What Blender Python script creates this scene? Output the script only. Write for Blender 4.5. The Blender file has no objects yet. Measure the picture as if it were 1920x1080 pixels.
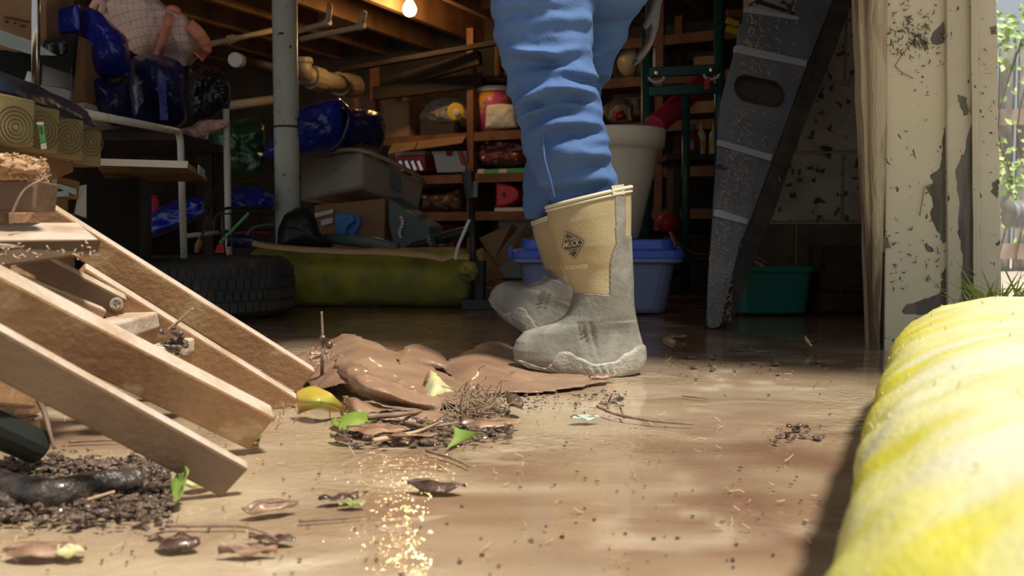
import bpy, math, random
from mathutils import Vector, Matrix, noise
random.seed(7)
SC = bpy.context.scene
COL = SC.collection
R = math.radians
V = Vector

# ------------------------------------------------------------------ camera, sky, sun, exposure
FPX, PITCH, CAMZ = 1700.0, R(3.367), 0.306
cd = bpy.data.cameras.new('camera'); cd.sensor_width = 36; cd.lens = 36*FPX/1920
cam = bpy.data.objects.new('camera', cd); COL.objects.link(cam)
cam.location = (0, 0, CAMZ); cam.rotation_euler = (R(90)-PITCH, 0, 0)
cd.clip_start = 0.02; cd.clip_end = 200
cd.dof.use_dof = True; cd.dof.focus_distance = 2.0; cd.dof.aperture_fstop = 6.3
SC.camera = cam
w = bpy.data.worlds.new('sky'); SC.world = w; w.use_nodes = True
bg = w.node_tree.nodes['Background']; bg.inputs[0].default_value = (0.86, 0.93, 1.0, 1); bg.inputs[1].default_value = 0.50
sd = bpy.data.lights.new('sun', 'SUN'); sd.energy = 6.0; sd.angle = R(7); sd.color = (1.0, 0.95, 0.86)
sun = bpy.data.objects.new('sun', sd); COL.objects.link(sun)
sun.rotation_euler = V((0.33, -0.33, 1.0)).to_track_quat('Z', 'Y').to_euler()
SC.view_settings.view_transform = 'Standard'; SC.view_settings.look = 'None'
SC.view_settings.exposure = 0.0; SC.view_settings.gamma = 1.0; SC.view_settings.use_curve_mapping = False
SC.cycles.use_denoising = True
SC.cycles.max_bounces = 6; SC.cycles.sample_clamp_indirect = 4

# ------------------------------------------------------------------ placing helpers
_f = V((0, math.cos(PITCH), -math.sin(PITCH))); _u = V((0, math.sin(PITCH), math.cos(PITCH))); _r = V((1, 0, 0))
def ray(px, py): return _f*FPX + _r*(px-960) + _u*(540-py)
CAM = V((0, 0, CAMZ))
def W(px, py, d):                      # a point of the place, d metres in front of the door step
    q = ray(px, py); return CAM + q*(d/q.y)
def G(px, py, z=0.0):                  # a point of the place at height z
    q = ray(px, py); return CAM + q*((z-CAMZ)/q.z)
U = V((0.443, 0.8965, 0)); VV = V((-0.8965, 0.443, 0)); J = V((1.15, 2.5, 0))
def H(a, b, z=0): return J + U*a + VV*b + V((0, 0, z))       # house frame: a = into the house, b = along its front
SB = V((-0.22, 6.3, 0))
def S(px, py=440, k=0.0):              # a point on the plane of the shelf fronts (k metres behind it)
    q = ray(px, py); n = U; t = (SB + U*k - CAM).dot(n)/q.dot(n); return CAM + q*t

# ------------------------------------------------------------------ mesh builder
class MB:
    def __init__(s): s.v = []; s.f = []; s.m = []
    def add(s, vs, fs, m=0):
        o = len(s.v); s.v += [V(x) for x in vs]; s.f += [tuple(i+o for i in f) for f in fs]; s.m += [m]*len(fs); return s
    def box(s, c, size, rot=None, m=0):
        x, y, z = [k/2 for k in size]; c = V(c)
        vs = [V((a*x, b*y, d*z)) for d in (-1, 1) for b in (-1, 1) for a in (-1, 1)]
        if rot is not None: vs = [rot @ q for q in vs]
        return s.add([q+c for q in vs], [(0,2,3,1),(4,5,7,6),(0,1,5,4),(2,6,7,3),(0,4,6,2),(1,3,7,5)], m)
    def bar(s, p0, p1, w, h, up=(0,0,1), m=0):
        p0 = V(p0); p1 = V(p1); d = (p1-p0).normalized(); sd_ = d.cross(V(up)).normalized(); up = sd_.cross(d).normalized()
        vs = []
        for p in (p0, p1):
            for a, b in ((-1,-1),(1,-1),(1,1),(-1,1)): vs.append(p + sd_*(a*w/2) + up*(b*h/2))
        return s.add(vs, [(3,2,1,0),(4,5,6,7),(0,1,5,4),(1,2,6,5),(2,3,7,6),(3,0,4,7)], m)
    def prism(s, poly, off, m=0):
        n = len(poly); off = V(off); a = [V(p) for p in poly]
        return s.add(a + [p+off for p in a], [tuple(range(n)), tuple(range(2*n-1, n-1, -1))] + [(i, i+n, (i+1) % n+n, (i+1) % n) for i in range(n)], m)
    def loft(s, rings, cap=True, m=0, closed=True):
        n = len(rings[0]); vs = [p for r_ in rings for p in r_]; fs = []
        for i in range(len(rings)-1):
            for j in range(n if closed else n-1):
                k = (j+1) % n; fs.append((i*n+j, i*n+k, (i+1)*n+k, (i+1)*n+j))
        if cap: fs += [tuple(range(n-1, -1, -1)), tuple(range((len(rings)-1)*n, len(rings)*n))]
        return s.add(vs, fs, m)
    def tube(s, pts, r, n=8, m=0, cap=True):
        pts = [V(p) for p in pts]; rs = r if isinstance(r, (list, tuple)) else [r]*len(pts)
        rings = []; ref = None
        for i, p in enumerate(pts):
            t = (pts[min(i+1, len(pts)-1)] - pts[max(i-1, 0)]).normalized()
            if ref is None:
                ref = t.cross(V((0, 0, 1)));
                if ref.length < 0.05: ref = t.cross(V((1, 0, 0)))
            ref = (ref - t*ref.dot(t)).normalized(); b = t.cross(ref)
            rings.append([p + (ref*math.cos(2*math.pi*k/n) + b*math.sin(2*math.pi*k/n))*rs[i] for k in range(n)])
        return s.loft(rings, cap, m)
    def lathe(s, c, prof, n=32, M=None, m=0, cap=True):
        c = V(c); rings = []
        for r_, z in prof:
            ring = [V((r_*math.cos(2*math.pi*k/n), r_*math.sin(2*math.pi*k/n), z)) for k in range(n)]
            rings.append([c + (M @ q if M else q) for q in ring])
        return s.loft(rings, cap, m)
    def ball(s, c, r, n=12, k=7, m=0):
        c = V(c); r3 = r if isinstance(r, (tuple, list)) else (r, r, r); rings = []
        for i in range(k+1):
            a = -math.pi/2 + math.pi*(0.04+0.92*i/k)
            rings.append([c + V((r3[0]*math.cos(a)*math.cos(2*math.pi*j/n), r3[1]*math.cos(a)*math.sin(2*math.pi*j/n), r3[2]*math.sin(a))) for j in range(n)])
        return s.loft(rings, True, m)
    def grid(s, nu, nv, fn, m=0):
        vs = [fn(i/(nu-1), j/(nv-1)) for j in range(nv) for i in range(nu)]
        return s.add(vs, [(j*nu+i, j*nu+i+1, (j+1)*nu+i+1, (j+1)*nu+i) for j in range(nv-1) for i in range(nu-1)], m)
    def base(s):
        xs = [q.x for q in s.v]; ys = [q.y for q in s.v]
        return V(((min(xs)+max(xs))/2, (min(ys)+max(ys))/2, min(q.z for q in s.v)))

def wloc(o):
    p = V((0, 0, 0))
    while o is not None: p = p + o.location; o = o.parent
    return p
def obj(name, mb, mats, parent=None, bevel=0, smooth=False, solid=0, sub=0, label=None, kind=None, remesh=0):
    me = bpy.data.meshes.new(name)
    loc = V((0, 0, 0)) if parent is not None else mb.base()
    org = wloc(parent) if parent is not None else loc
    me.from_pydata([q-org for q in mb.v], [], mb.f)
    if not isinstance(mats, (list, tuple)): mats = [mats]
    for x in mats: me.materials.append(x)
    if len(mats) > 1: me.polygons.foreach_set('material_index', mb.m)
    me.validate(); me.update()
    o = bpy.data.objects.new(name, me); COL.objects.link(o)
    if parent is not None: o.parent = parent
    else: o.location = loc
    if smooth:
        me.polygons.foreach_set('use_smooth', [True]*len(me.polygons))
    if solid:
        k = o.modifiers.new('thickness', 'SOLIDIFY'); k.thickness = solid; k.offset = 0
    if remesh:
        k = o.modifiers.new('fuse', 'REMESH'); k.mode = 'VOXEL'; k.voxel_size = remesh; k.use_smooth_shade = True
        k2 = o.modifiers.new('relax', 'SMOOTH'); k2.iterations = 4; k2.factor = 0.5
    if sub:
        k = o.modifiers.new('round', 'SUBSURF'); k.levels = sub; k.render_levels = sub
    if bevel:
        k = o.modifiers.new('edge', 'BEVEL'); k.width = bevel; k.segments = 2; k.limit_method = 'ANGLE'; k.angle_limit = R(40)
    if label: o['label'] = label
    if kind: o['kind'] = kind
    return o
def tag(o, label, cat, group=None, kind=None):
    o['label'] = label; o['category'] = cat
    if group: o['group'] = group
    if kind: o['kind'] = kind
    return o
def thing(name, label, cat, loc, group=None):
    o = bpy.data.objects.new(name, None); COL.objects.link(o); o.location = V(loc); o.empty_display_size = 0.05
    return tag(o, label, cat, group)
def one(name, mb, mats, label, cat, group=None, **k):
    return tag(obj(name, mb, mats, None, **k), label, cat, group)
def struct(name, mb, mats, **k):
    return obj(name, mb, mats, None, kind='structure', **k)

def rrect(c, w_, d_, r_, n=5, yaw=0.0, M=None):
    c = V(c); out = []
    for qx, qy, a0 in ((1,1,0),(-1,1,90),(-1,-1,180),(1,-1,270)):
        for i in range(n):
            a = R(a0 + 90*i/(n-1)); x = qx*(w_/2-r_) + r_*math.cos(a); y = qy*(d_/2-r_) + r_*math.sin(a)
            q = V((x*math.cos(yaw)-y*math.sin(yaw), x*math.sin(yaw)+y*math.cos(yaw), 0)); out.append(q)
    return [c + (M @ q if M else q) for q in out]

def resample(P, n):
    P = [V(p) for p in P]; L = [0]
    for i in range(len(P)): L.append(L[-1] + (P[(i+1) % len(P)]-P[i]).length)
    out = []
    for k in range(n):
        t = L[-1]*k/n; i = max(j for j in range(len(P)) if L[j] <= t)
        out.append(P[i].lerp(P[(i+1) % len(P)], (t-L[i])/max(1e-9, L[i+1]-L[i])))
    return out
def puff(outline, d, thick, seed=0, crumple=0.012, freq=14, back=0.6, n=84, K=16, ex=0.55, dir_=None, soft=2):
    """a soft full body (bag, cushion, cloth): an outline inflated to its own depth, with folds"""
    P = resample([W(x, y, d) if isinstance(d, (int, float)) else d(x, y) for x, y in outline], n)
    for _ in range(soft): P = [(P[i-1]+P[i]*2+P[(i+1) % n])/4 for i in range(n)]
    c = sum(P, V((0,0,0)))/n; nrm = V(dir_) if dir_ else V((-c.x*0.3, -1, 0)).normalized()
    off = V((seed*3.1, seed*1.7, seed*0.9)); rings = []
    for side, th in ((1, thick), (-1, thick*back)):
        ts = [1-i/K for i in range(K+1)]
        rr = []
        for t in ts:
            t = max(t, 0.02); h = th*(1-t**2.6)**ex
            ring = []
            for p in P:
                q = c + (p-c)*t; wgt = min(1, (1-t)*5)
                nz = noise.turbulence((q+off)*freq, 3, True)*crumple*2 - crumple
                fold = noise.noise((V((q.x*1.0, q.z*2.2, q.x-q.z))+off)*freq*0.5)*crumple + (0.45-abs(noise.noise((q+off*1.7)*freq*0.55))*2.4)*crumple*1.5 + (0.4-abs(noise.noise((q-off)*freq*1.3))*2.2)*crumple*.6
                ring.append(q + nrm*side*(h + (nz+fold)*wgt))
            rr.append(ring)
        rings = (rr[::-1] + rings) if side == 1 else (rings + rr[1:])
    mb = MB(); mb.loft(rings, True); return mb
def cr(p0, p1, p2, p3, t):
    return 0.5*((2*p1) + (p2-p0)*t + (2*p0-5*p1+4*p2-p3)*t*t + (3*p1-p0-3*p2+p3)*t**3)
def crline(P, t):
    n = len(P)-1; x = min(max(t*n, 0), n-1e-6); i = int(x)
    return cr(P[max(i-1, 0)], P[i], P[i+1], P[min(i+2, n)], x-i)
def path(P, n=24): P = [V(p) for p in P]; return [crline(P, i/(n-1)) for i in range(n)]
def patch(rows, nu=40, nv=28, nz=0.0, freq=30, seed=0, dz=0.0, crease=0.0, rag=0.0):
    rows = [[V(p) for p in r_] for r_ in rows]
    def fn(a, b):
        q = crline([crline(r_, a) for r_ in rows], b)
        if nz: q = q + V((0, 0, 1))*noise.noise(q*freq+V((seed, 0, 0)))*nz + V((noise.noise(q*freq*1.3+V((9, seed, 3))), noise.noise(q*freq*1.3+V((2, 7, seed))), 0))*nz*0.6
        if crease:
            q.z += crease*(0.55-abs(noise.noise(q*10+V((seed*2.3, 1, 0))))*2.2)*min(1, 6*min(a, 1-a, b, 1-b)+.25)
            q.z += crease*.12*(0.4-abs(noise.noise(q*34+V((seed, 5, 0))))*2)
        if rag:
            e = max(0, 1-12*min(a, 1-a, b, 1-b)); q = q + V((noise.noise(q*55), noise.noise(q*55+V((7, 7, 7))), 0))*rag*e
        q.z = max(q.z+dz, 0.0015); return q
    mb = MB(); mb.grid(nu, nv, fn); return mb

# ------------------------------------------------------------------ materials
def mat(name, col, rough=0.6, col2=None, sc=8, lo=0.4, hi=0.6, bump=0.0, bsc=40, stretch=(1,1,1), metal=0.0, spec=0.5,
        dirt=None, dsc=30, dlo=0.6, dhi=0.65, coat=0.0, trans=0.0, alpha=1.0, emit=0.0, crinkle=0.0, csc=20, detail=6, sheen=0.0):
    m = bpy.data.materials.new(name); m.use_nodes = True; nt = m.node_tree; N = nt.nodes; L = nt.links
    b = N['Principled BSDF']
    b.inputs['Base Color'].default_value = (*col, 1); b.inputs['Roughness'].default_value = rough
    b.inputs['Metallic'].default_value = metal; b.inputs['Specular IOR Level'].default_value = spec
    b.inputs['Coat Weight'].default_value = coat; b.inputs['Coat Roughness'].default_value = 0.08
    b.inputs['Transmission Weight'].default_value = trans; b.inputs['Alpha'].default_value = alpha
    b.inputs['Sheen Weight'].default_value = sheen
    if emit:
        b.inputs['Emission Color'].default_value = (*col, 1); b.inputs['Emission Strength'].default_value = emit
    tc = N.new('ShaderNodeTexCoord'); mp = N.new('ShaderNodeMapping'); mp.inputs['Scale'].default_value = stretch
    L.new(tc.outputs['Object'], mp.inputs['Vector'])
    def noi(s_, det=detail, dist=0.0):
        t = N.new('ShaderNodeTexNoise'); t.inputs['Scale'].default_value = s_; t.inputs['Detail'].default_value = det
        t.inputs['Distortion'].default_value = dist; L.new(mp.outputs[0], t.inputs['Vector']); return t.outputs['Fac']
    def ramp(x, a, c, ca, cb):
        r_ = N.new('ShaderNodeValToRGB'); r_.color_ramp.elements[0].position = a; r_.color_ramp.elements[1].position = c
        r_.color_ramp.elements[0].color = ca; r_.color_ramp.elements[1].color = cb; L.new(x, r_.inputs[0]); return r_.outputs[0]
    def mix(f, a, c):
        x = N.new('ShaderNodeMix'); x.data_type = 'RGBA'; L.new(f, x.inputs[0]); L.new(a, x.inputs[6])
        if hasattr(c, 'links'): L.new(c, x.inputs[7])
        else: x.inputs[7].default_value = (*c, 1)
        return x.outputs[2]
    cur = None
    if col2: cur = ramp(noi(sc), lo, hi, (*col, 1), (*col2, 1))
    if dirt:
        if cur is None:
            rgb = N.new('ShaderNodeRGB'); rgb.outputs[0].default_value = (*col, 1); cur = rgb.outputs[0]
        msk = ramp(noi(dsc, 8, 0.6), dlo, dhi, (0,0,0,1), (1,1,1,1)); cur = mix(msk, cur, dirt)
    if cur is not None: L.new(cur, b.inputs['Base Color'])
    if bump or crinkle:
        prev = None
        for amt, s_, vor in ((bump, bsc, False), (crinkle, csc, True)):
            if not amt: continue
            if vor:
                t = N.new('ShaderNodeTexVoronoi'); t.inputs['Scale'].default_value = s_; t.feature = 'F1'; L.new(mp.outputs[0], t.inputs['Vector']); x = t.outputs['Distance']
            else: x = noi(s_, 4)
            bp = N.new('ShaderNodeBump'); bp.inputs['Strength'].default_value = amt; bp.inputs['Distance'].default_value = 0.02
            L.new(x, bp.inputs['Height'])
            if prev is not None: L.new(prev, bp.inputs['Normal'])
            prev = bp.outputs[0]
        L.new(prev, b.inputs['Normal'])
    m['nodes_ready'] = 1
    return m
M = {}
M['mud'] = mat('wet_mud', (0.46, 0.35, 0.215), 0.5, (0.27, 0.165, 0.095), 1.5, 0.45, 0.64, 0.05, 60, (1, 2.2, 1), dirt=(0.58, 0.47, 0.32), dsc=5, dlo=0.56, dhi=0.72)
b_ = M['mud'].node_tree.nodes['Principled BSDF']; b_.inputs['Coat Weight'].default_value = 1.0; b_.inputs['Coat Roughness'].default_value = 0.04
M['step'] = mat('brown_step_paint', (0.29, 0.155, 0.072), 0.5, (0.38, 0.22, 0.105), 9, 0.4, 0.65, 0.15, 90, dirt=(0.44, 0.30, 0.175), dsc=18, dlo=0.55, dhi=0.7)
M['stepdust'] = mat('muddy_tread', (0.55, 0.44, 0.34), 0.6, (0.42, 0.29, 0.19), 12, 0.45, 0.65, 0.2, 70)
M['rope'] = mat('frayed_tan', (0.55, 0.36, 0.18), 0.8, (0.35, 0.2, 0.1), 30, 0.4, 0.6, 0.8, 60)
M['timber'] = mat('treated_timber', (0.20, 0.155, 0.06), 0.75, (0.14, 0.105, 0.04), 5, 0.4, 0.65, 0.1, 60)
M['ring'] = mat('growth_ring', (0.11, 0.08, 0.035), 0.8)
M['board'] = mat('raw_board', (0.33, 0.19, 0.08), 0.7, (0.22, 0.12, 0.05), 7, bump=0.1)
M['cream'] = mat('pale_board_edge', (0.66, 0.60, 0.46), 0.6)
M['joist'] = mat('old_joist', (0.34, 0.17, 0.075), 0.75, (0.2, 0.095, 0.04), 5, 0.4, 0.65, 0.15, 40)
M['subfloor'] = mat('dark_subfloor', (0.20, 0.11, 0.05), 0.85, (0.1, 0.055, 0.025), 6)
M['shelfwood'] = mat('shelf_wood', (0.24, 0.105, 0.045), 0.7, (0.16, 0.07, 0.03), 8)
M['post'] = mat('post_paint', (0.64, 0.68, 0.58), 0.45, (0.54, 0.56, 0.46), 4, dirt=(0.09, 0.05, 0.04), dsc=22, dlo=0.66, dhi=0.69)
M['white_tube'] = mat('white_tube', (0.62, 0.60, 0.52), 0.4, dirt=(0.3, 0.24, 0.17), dsc=30, dlo=0.62, dhi=0.7)
M['black'] = mat('black_plastic', (0.018, 0.018, 0.018), 0.45)
M['darkmetal'] = mat('dark_metal', (0.05, 0.055, 0.05), 0.4, metal=0.6)
M['rubber'] = mat('tyre_rubber', (0.035, 0.038, 0.042), 0.7, (0.075, 0.07, 0.065), 9, dirt=(0.14, 0.09, 0.055), dsc=14, dlo=0.6, dhi=0.72)
M['cardboard'] = mat('cardboard', (0.40, 0.24, 0.12), 0.8, (0.33, 0.19, 0.09), 6)
M['card_in'] = mat('cardboard_inside', (0.30, 0.17, 0.08), 0.85)
M['bluebag'] = mat('blue_tarp_plastic', (0.015, 0.03, 0.36), 0.26, (0.012, 0.02, 0.2), 6, bump=0.5, bsc=18, coat=0.4)
M['navybag'] = mat('navy_plastic', (0.018, 0.03, 0.13), 0.3, (0.01, 0.012, 0.06), 6, bump=0.5, bsc=22, coat=0.3)
M['blackbag'] = mat('black_bag', (0.012, 0.012, 0.014), 0.22, bump=0.9, bsc=35, coat=0.5)
M['greenbag'] = mat('green_bag', (0.02, 0.10, 0.035), 0.28, (0.012, 0.06, 0.02), 6, bump=0.5, bsc=20, coat=0.3)
M['pinkcloth'] = mat('pink_towel', (0.72, 0.45, 0.38), 0.9, bump=0.6, bsc=60)
M['pinkstrap'] = mat('salmon_strap', (0.70, 0.26, 0.15), 0.7)
M['clear'] = mat('clear_plastic', (0.75, 0.72, 0.66), 0.22, trans=0.55, alpha=0.75)
M['tubclear'] = mat('cloudy_tub', (0.56, 0.48, 0.37), 0.3, (0.46, 0.40, 0.32), 5, trans=0.4)
M['blueclear'] = mat('blue_translucent', (0.27, 0.33, 0.55), 0.25, trans=0.3)
M['bluelid'] = mat('blue_lid', (0.06, 0.13, 0.62), 0.35)
M['pot'] = mat('pale_pot', (0.66, 0.60, 0.47), 0.6, (0.56, 0.48, 0.36), 3, bump=0.05)
M['soil'] = mat('dark_soil', (0.03, 0.02, 0.015), 0.9)
M['greentub'] = mat('green_tub', (0.01, 0.13, 0.10), 0.35)
M['hgreen'] = mat('dark_green_frame', (0.012, 0.07, 0.05), 0.35)
M['red'] = mat('red_plastic', (0.55, 0.03, 0.04), 0.45)
M['crimson'] = mat('crimson_foam', (0.55, 0.03, 0.08), 0.6)
M['white'] = mat('white_plastic', (0.68, 0.66, 0.6), 0.45)
M['paper'] = mat('white_paper', (0.72, 0.68, 0.58), 0.7)
M['yellowp'] = mat('yellow_plastic', (0.75, 0.5, 0.04), 0.4)
M['steel'] = mat('bright_steel', (0.7, 0.72, 0.75), 0.18, metal=1.0)
M['greycrate'] = mat('grey_green_lid', (0.13, 0.17, 0.16), 0.5)
M['bluetoy'] = mat('blue_toy', (0.03, 0.20, 0.55), 0.4)
M['pvc'] = mat('pvc_pipe', (0.40, 0.32, 0.22), 0.45)
M['pvcw'] = mat('pvc_white', (0.75, 0.73, 0.68), 0.4)
M['iron'] = mat('old_iron_pipe', (0.05, 0.033, 0.022), 0.7, bump=0.2)
M['copper'] = mat('painted_pipe', (0.48, 0.40, 0.27), 0.5)
M['slate'] = mat('slate_plastic', (0.085, 0.095, 0.115), 0.5, (0.125, 0.135, 0.155), 5, dirt=(0.22, 0.14, 0.08), dsc=7, dlo=0.62, dhi=0.74, bump=0.06, bsc=120)
M['slateedge'] = mat('muddy_edge_dark_backing', (0.025, 0.022, 0.02), 0.75, (0.05, 0.038, 0.026), 12, bump=0.3)
M['slatelip'] = mat('worn_pale_lip', (0.30, 0.31, 0.34), 0.4)
M['block'] = mat('painted_block', (0.36, 0.335, 0.26), 0.8, (0.27, 0.245, 0.19), 6, dirt=(0.045, 0.033, 0.022), dsc=24, dlo=0.575, dhi=0.63, bump=0.2)
M['blockmud'] = mat('mud_stained_block', (0.105, 0.075, 0.05), 0.85, (0.06, 0.045, 0.03), 7, bump=0.2)
M['mortar'] = mat('mortar', (0.30, 0.26, 0.2), 0.9)
M['peel'] = mat('peeling_cream_paint', (0.70, 0.64, 0.47), 0.6, (0.64, 0.57, 0.40), 3, dirt=(0.09, 0.07, 0.05), dsc=48, dlo=0.655, dhi=0.675, bump=0.1)
M['peel2'] = mat('flaked_paint', (0.64, 0.57, 0.40), 0.65, (0.60, 0.53, 0.37), 4.0, 0.36, 0.38, dirt=(0.10, 0.075, 0.05), dsc=44, dlo=0.65, dhi=0.675, stretch=(1.6, 1.6, 0.6), bump=0.15)
M['bare'] = mat('bare_grey_wood', (0.20, 0.18, 0.145), 0.8, (0.12, 0.10, 0.08), 9, stretch=(4, 4, 0.6), bump=0.3)
M['rot'] = mat('rotten_wood', (0.56, 0.46, 0.29), 0.8, (0.17, 0.095, 0.05), 4, 0.47, 0.58, stretch=(3, 3, 0.5), bump=0.5)
M['yellow'] = mat('yellow_mesh_fabric', (0.62, 0.60, 0.05), 0.8)
M['yellowdark'] = mat('olive_mesh_fabric', (0.34, 0.32, 0.035), 0.85, (0.20, 0.20, 0.04), 7, bump=0.3, bsc=120)
M['seam'] = mat('tan_seam', (0.52, 0.34, 0.15), 0.8, bump=0.4, bsc=60)
M['jeans'] = mat('blue_denim', (0.052, 0.112, 0.26), 0.85, (0.10, 0.185, 0.385), 4, 0.35, 0.7, 0.15, 260, (1, 1, 0.6), sheen=0.0)
M['stitch'] = mat('denim_seam', (0.06, 0.12, 0.30), 0.8)
M['neoprene'] = mat('tan_neoprene', (0.42, 0.33, 0.17), 0.75, (0.36, 0.28, 0.145), 6, bump=0.08, bsc=200)
M['bootgrey'] = mat('muddy_grey_rubber', (0.19, 0.18, 0.145), 0.45, (0.36, 0.34, 0.285), 13, 0.42, 0.72, 0.15, 90, (1, 1, 0.7))
M['sole'] = mat('grey_sole', (0.25, 0.23, 0.185), 0.55, (0.40, 0.375, 0.31), 18, 0.45, 0.65, 0.25, 150)
M['logodark'] = mat('logo_dark', (0.05, 0.05, 0.04), 0.6)
M['logotan'] = mat('logo_tan', (0.52, 0.43, 0.25), 0.6)
M['piping'] = mat('pale_piping', (0.62, 0.55, 0.38), 0.7)
M['skin'] = mat('skin', (0.55, 0.34, 0.25), 0.5)
M['shirt'] = mat('grey_shirt', (0.11, 0.11, 0.12), 0.85)
M['glove'] = mat('grey_glove', (0.10, 0.105, 0.11), 0.8, (0.17, 0.13, 0.10), 20)
M['hair'] = mat('brown_hair', (0.08, 0.045, 0.025), 0.6)
M['sheet'] = mat('wet_brown_sheet', (0.25, 0.145, 0.088), 0.42, (0.36, 0.225, 0.14), 5, 0.4, 0.7, 0.2, 120, coat=0.3)
M['litter'] = mat('brown_leaf', (0.20, 0.105, 0.06), 0.45, (0.33, 0.2, 0.11), 30, coat=0.2)
M['litterdark'] = mat('dark_wet_leaf', (0.05, 0.028, 0.018), 0.3, (0.11, 0.06, 0.04), 40, coat=0.4, bump=0.5)
M['leafyellow'] = mat('yellow_leaf', (0.48, 0.29, 0.05), 0.35, (0.28, 0.36, 0.04), 9, 0.42, 0.6, coat=0.3, dirt=(0.22, 0.12, 0.05), dsc=30, dlo=0.64, dhi=0.68)
M['leafgreen'] = mat('green_leaf', (0.13, 0.21, 0.025), 0.4, (0.25, 0.31, 0.07), 12, coat=0.3, dirt=(0.25, 0.14, 0.05), dsc=30, dlo=0.63, dhi=0.68)
M['leafpale'] = mat('pale_dry_leaf', (0.60, 0.58, 0.36), 0.45, (0.42, 0.38, 0.12), 14, dirt=(0.24, 0.13, 0.06), dsc=20, dlo=0.56, dhi=0.62)
M['twig'] = mat('twig_bark', (0.17, 0.10, 0.065), 0.7, (0.27, 0.18, 0.12), 40)
M['straw'] = mat('straw', (0.50, 0.34, 0.20), 0.8)
M['mudlump'] = mat('dark_mud_lump', (0.075, 0.047, 0.03), 0.3, (0.16, 0.105, 0.07), 30, coat=0.5, bump=0.6, bsc=90)
M['root'] = mat('dry_roots', (0.27, 0.185, 0.115), 0.8)
M['fence'] = mat('weathered_fence', (0.50, 0.49, 0.46), 0.85, (0.38, 0.37, 0.35), 6, stretch=(3, 3, 0.4), bump=0.2)
M['rail'] = mat('fence_rail', (0.55, 0.45, 0.38), 0.85)
M['ivy'] = mat('ivy_leaf', (0.36, 0.55, 0.14), 0.5, (0.55, 0.68, 0.3), 8)
M['grass'] = mat('grass_blade', (0.38, 0.48, 0.09), 0.5, (0.24, 0.36, 0.06), 9)
M['gravel'] = mat('gravel_ground', (0.55, 0.47, 0.40), 0.9, (0.40, 0.33, 0.27), 22, bump=0.5)
M['drain'] = mat('grey_drain_pipe', (0.22, 0.23, 0.24), 0.45)
M['siding'] = mat('house_siding', (0.55, 0.50, 0.4), 0.8)
M['darkwall'] = mat('dark_basement_wall', (0.085, 0.065, 0.05), 0.9, (0.05, 0.04, 0.03), 4)
M['enamel'] = mat('white_enamel', (0.56, 0.57, 0.52), 0.35)
M['panelblack'] = mat('black_panel', (0.03, 0.035, 0.035), 0.4)
M['glass'] = mat('green_tinted_sheet', (0.48, 0.58, 0.52), 0.2, trans=0.2)
M['chrome'] = mat('chrome', (0.55, 0.53, 0.5), 0.2, metal=1.0)
M['ink'] = mat('box_print', (0.10, 0.055, 0.03), 0.8)
M['labelblue'] = mat('pale_blue_label', (0.34, 0.47, 0.48), 0.6)
M['labelgreen'] = mat('green_tag', (0.10, 0.42, 0.16), 0.5)
M['floral'] = mat('floral_fabric', (0.10, 0.055, 0.03), 0.7, (0.40, 0.25, 0.08), 30, 0.58, 0.62)
M['maroon'] = mat('maroon_bagged_cloth', (0.20, 0.035, 0.045), 0.25, (0.12, 0.025, 0.03), 8, coat=0.6, bump=0.4, bsc=25)
M['globe'] = mat('globe_tan', (0.55, 0.46, 0.28), 0.4, (0.36, 0.26, 0.14), 6)
M['candy'] = mat('candy_print', (0.60, 0.09, 0.22), 0.35, (0.75, 0.30, 0.05), 7, 0.48, 0.52, dirt=(0.06, 0.30, 0.30), dsc=9, dlo=0.6, dhi=0.62)
M['deepwood'] = mat('dark_old_board', (0.035, 0.021, 0.012), 0.85, (0.02, 0.012, 0.008), 6)
M['navycloth'] = mat('dark_navy_sheet', (0.022, 0.028, 0.05), 0.35, bump=0.4, bsc=30)
M['stepshade'] = mat('shaded_step_paint', (0.13, 0.078, 0.048), 0.5, (0.175, 0.11, 0.066), 8, bump=0.1, bsc=90)  # darker copy of the step paint, with shade on unlit faces painted in
M['ink2'] = mat('pale_print', (0.72, 0.64, 0.46), 0.6)
M['peel3'] = mat('peeled_cream_board', (0.70, 0.62, 0.42), 0.6, (0.24, 0.22, 0.18), 4.5, 0.7, 0.72, stretch=(1.4, 1.4, 0.8), dirt=(0.09, 0.07, 0.05), dsc=48, dlo=0.655, dhi=0.675, bump=0.1)
M['blacklog'] = mat('black_wet_bark', (0.022, 0.019, 0.019), 0.3, (0.06, 0.045, 0.035), 25, coat=0.5, bump=0.6, bsc=60)
M['yfibre'] = mat('yellow_fibre', (0.60, 0.55, 0.22), 0.8)
M['darkcloth'] = mat('dark_stuff', (0.06, 0.04, 0.03), 0.85)
M['bulb'] = mat('lit_bulb', (1.0, 0.62, 0.26), 0.3, emit=150)
M['porcelain'] = mat('lamp_holder', (0.6, 0.5, 0.38), 0.5)
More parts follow.
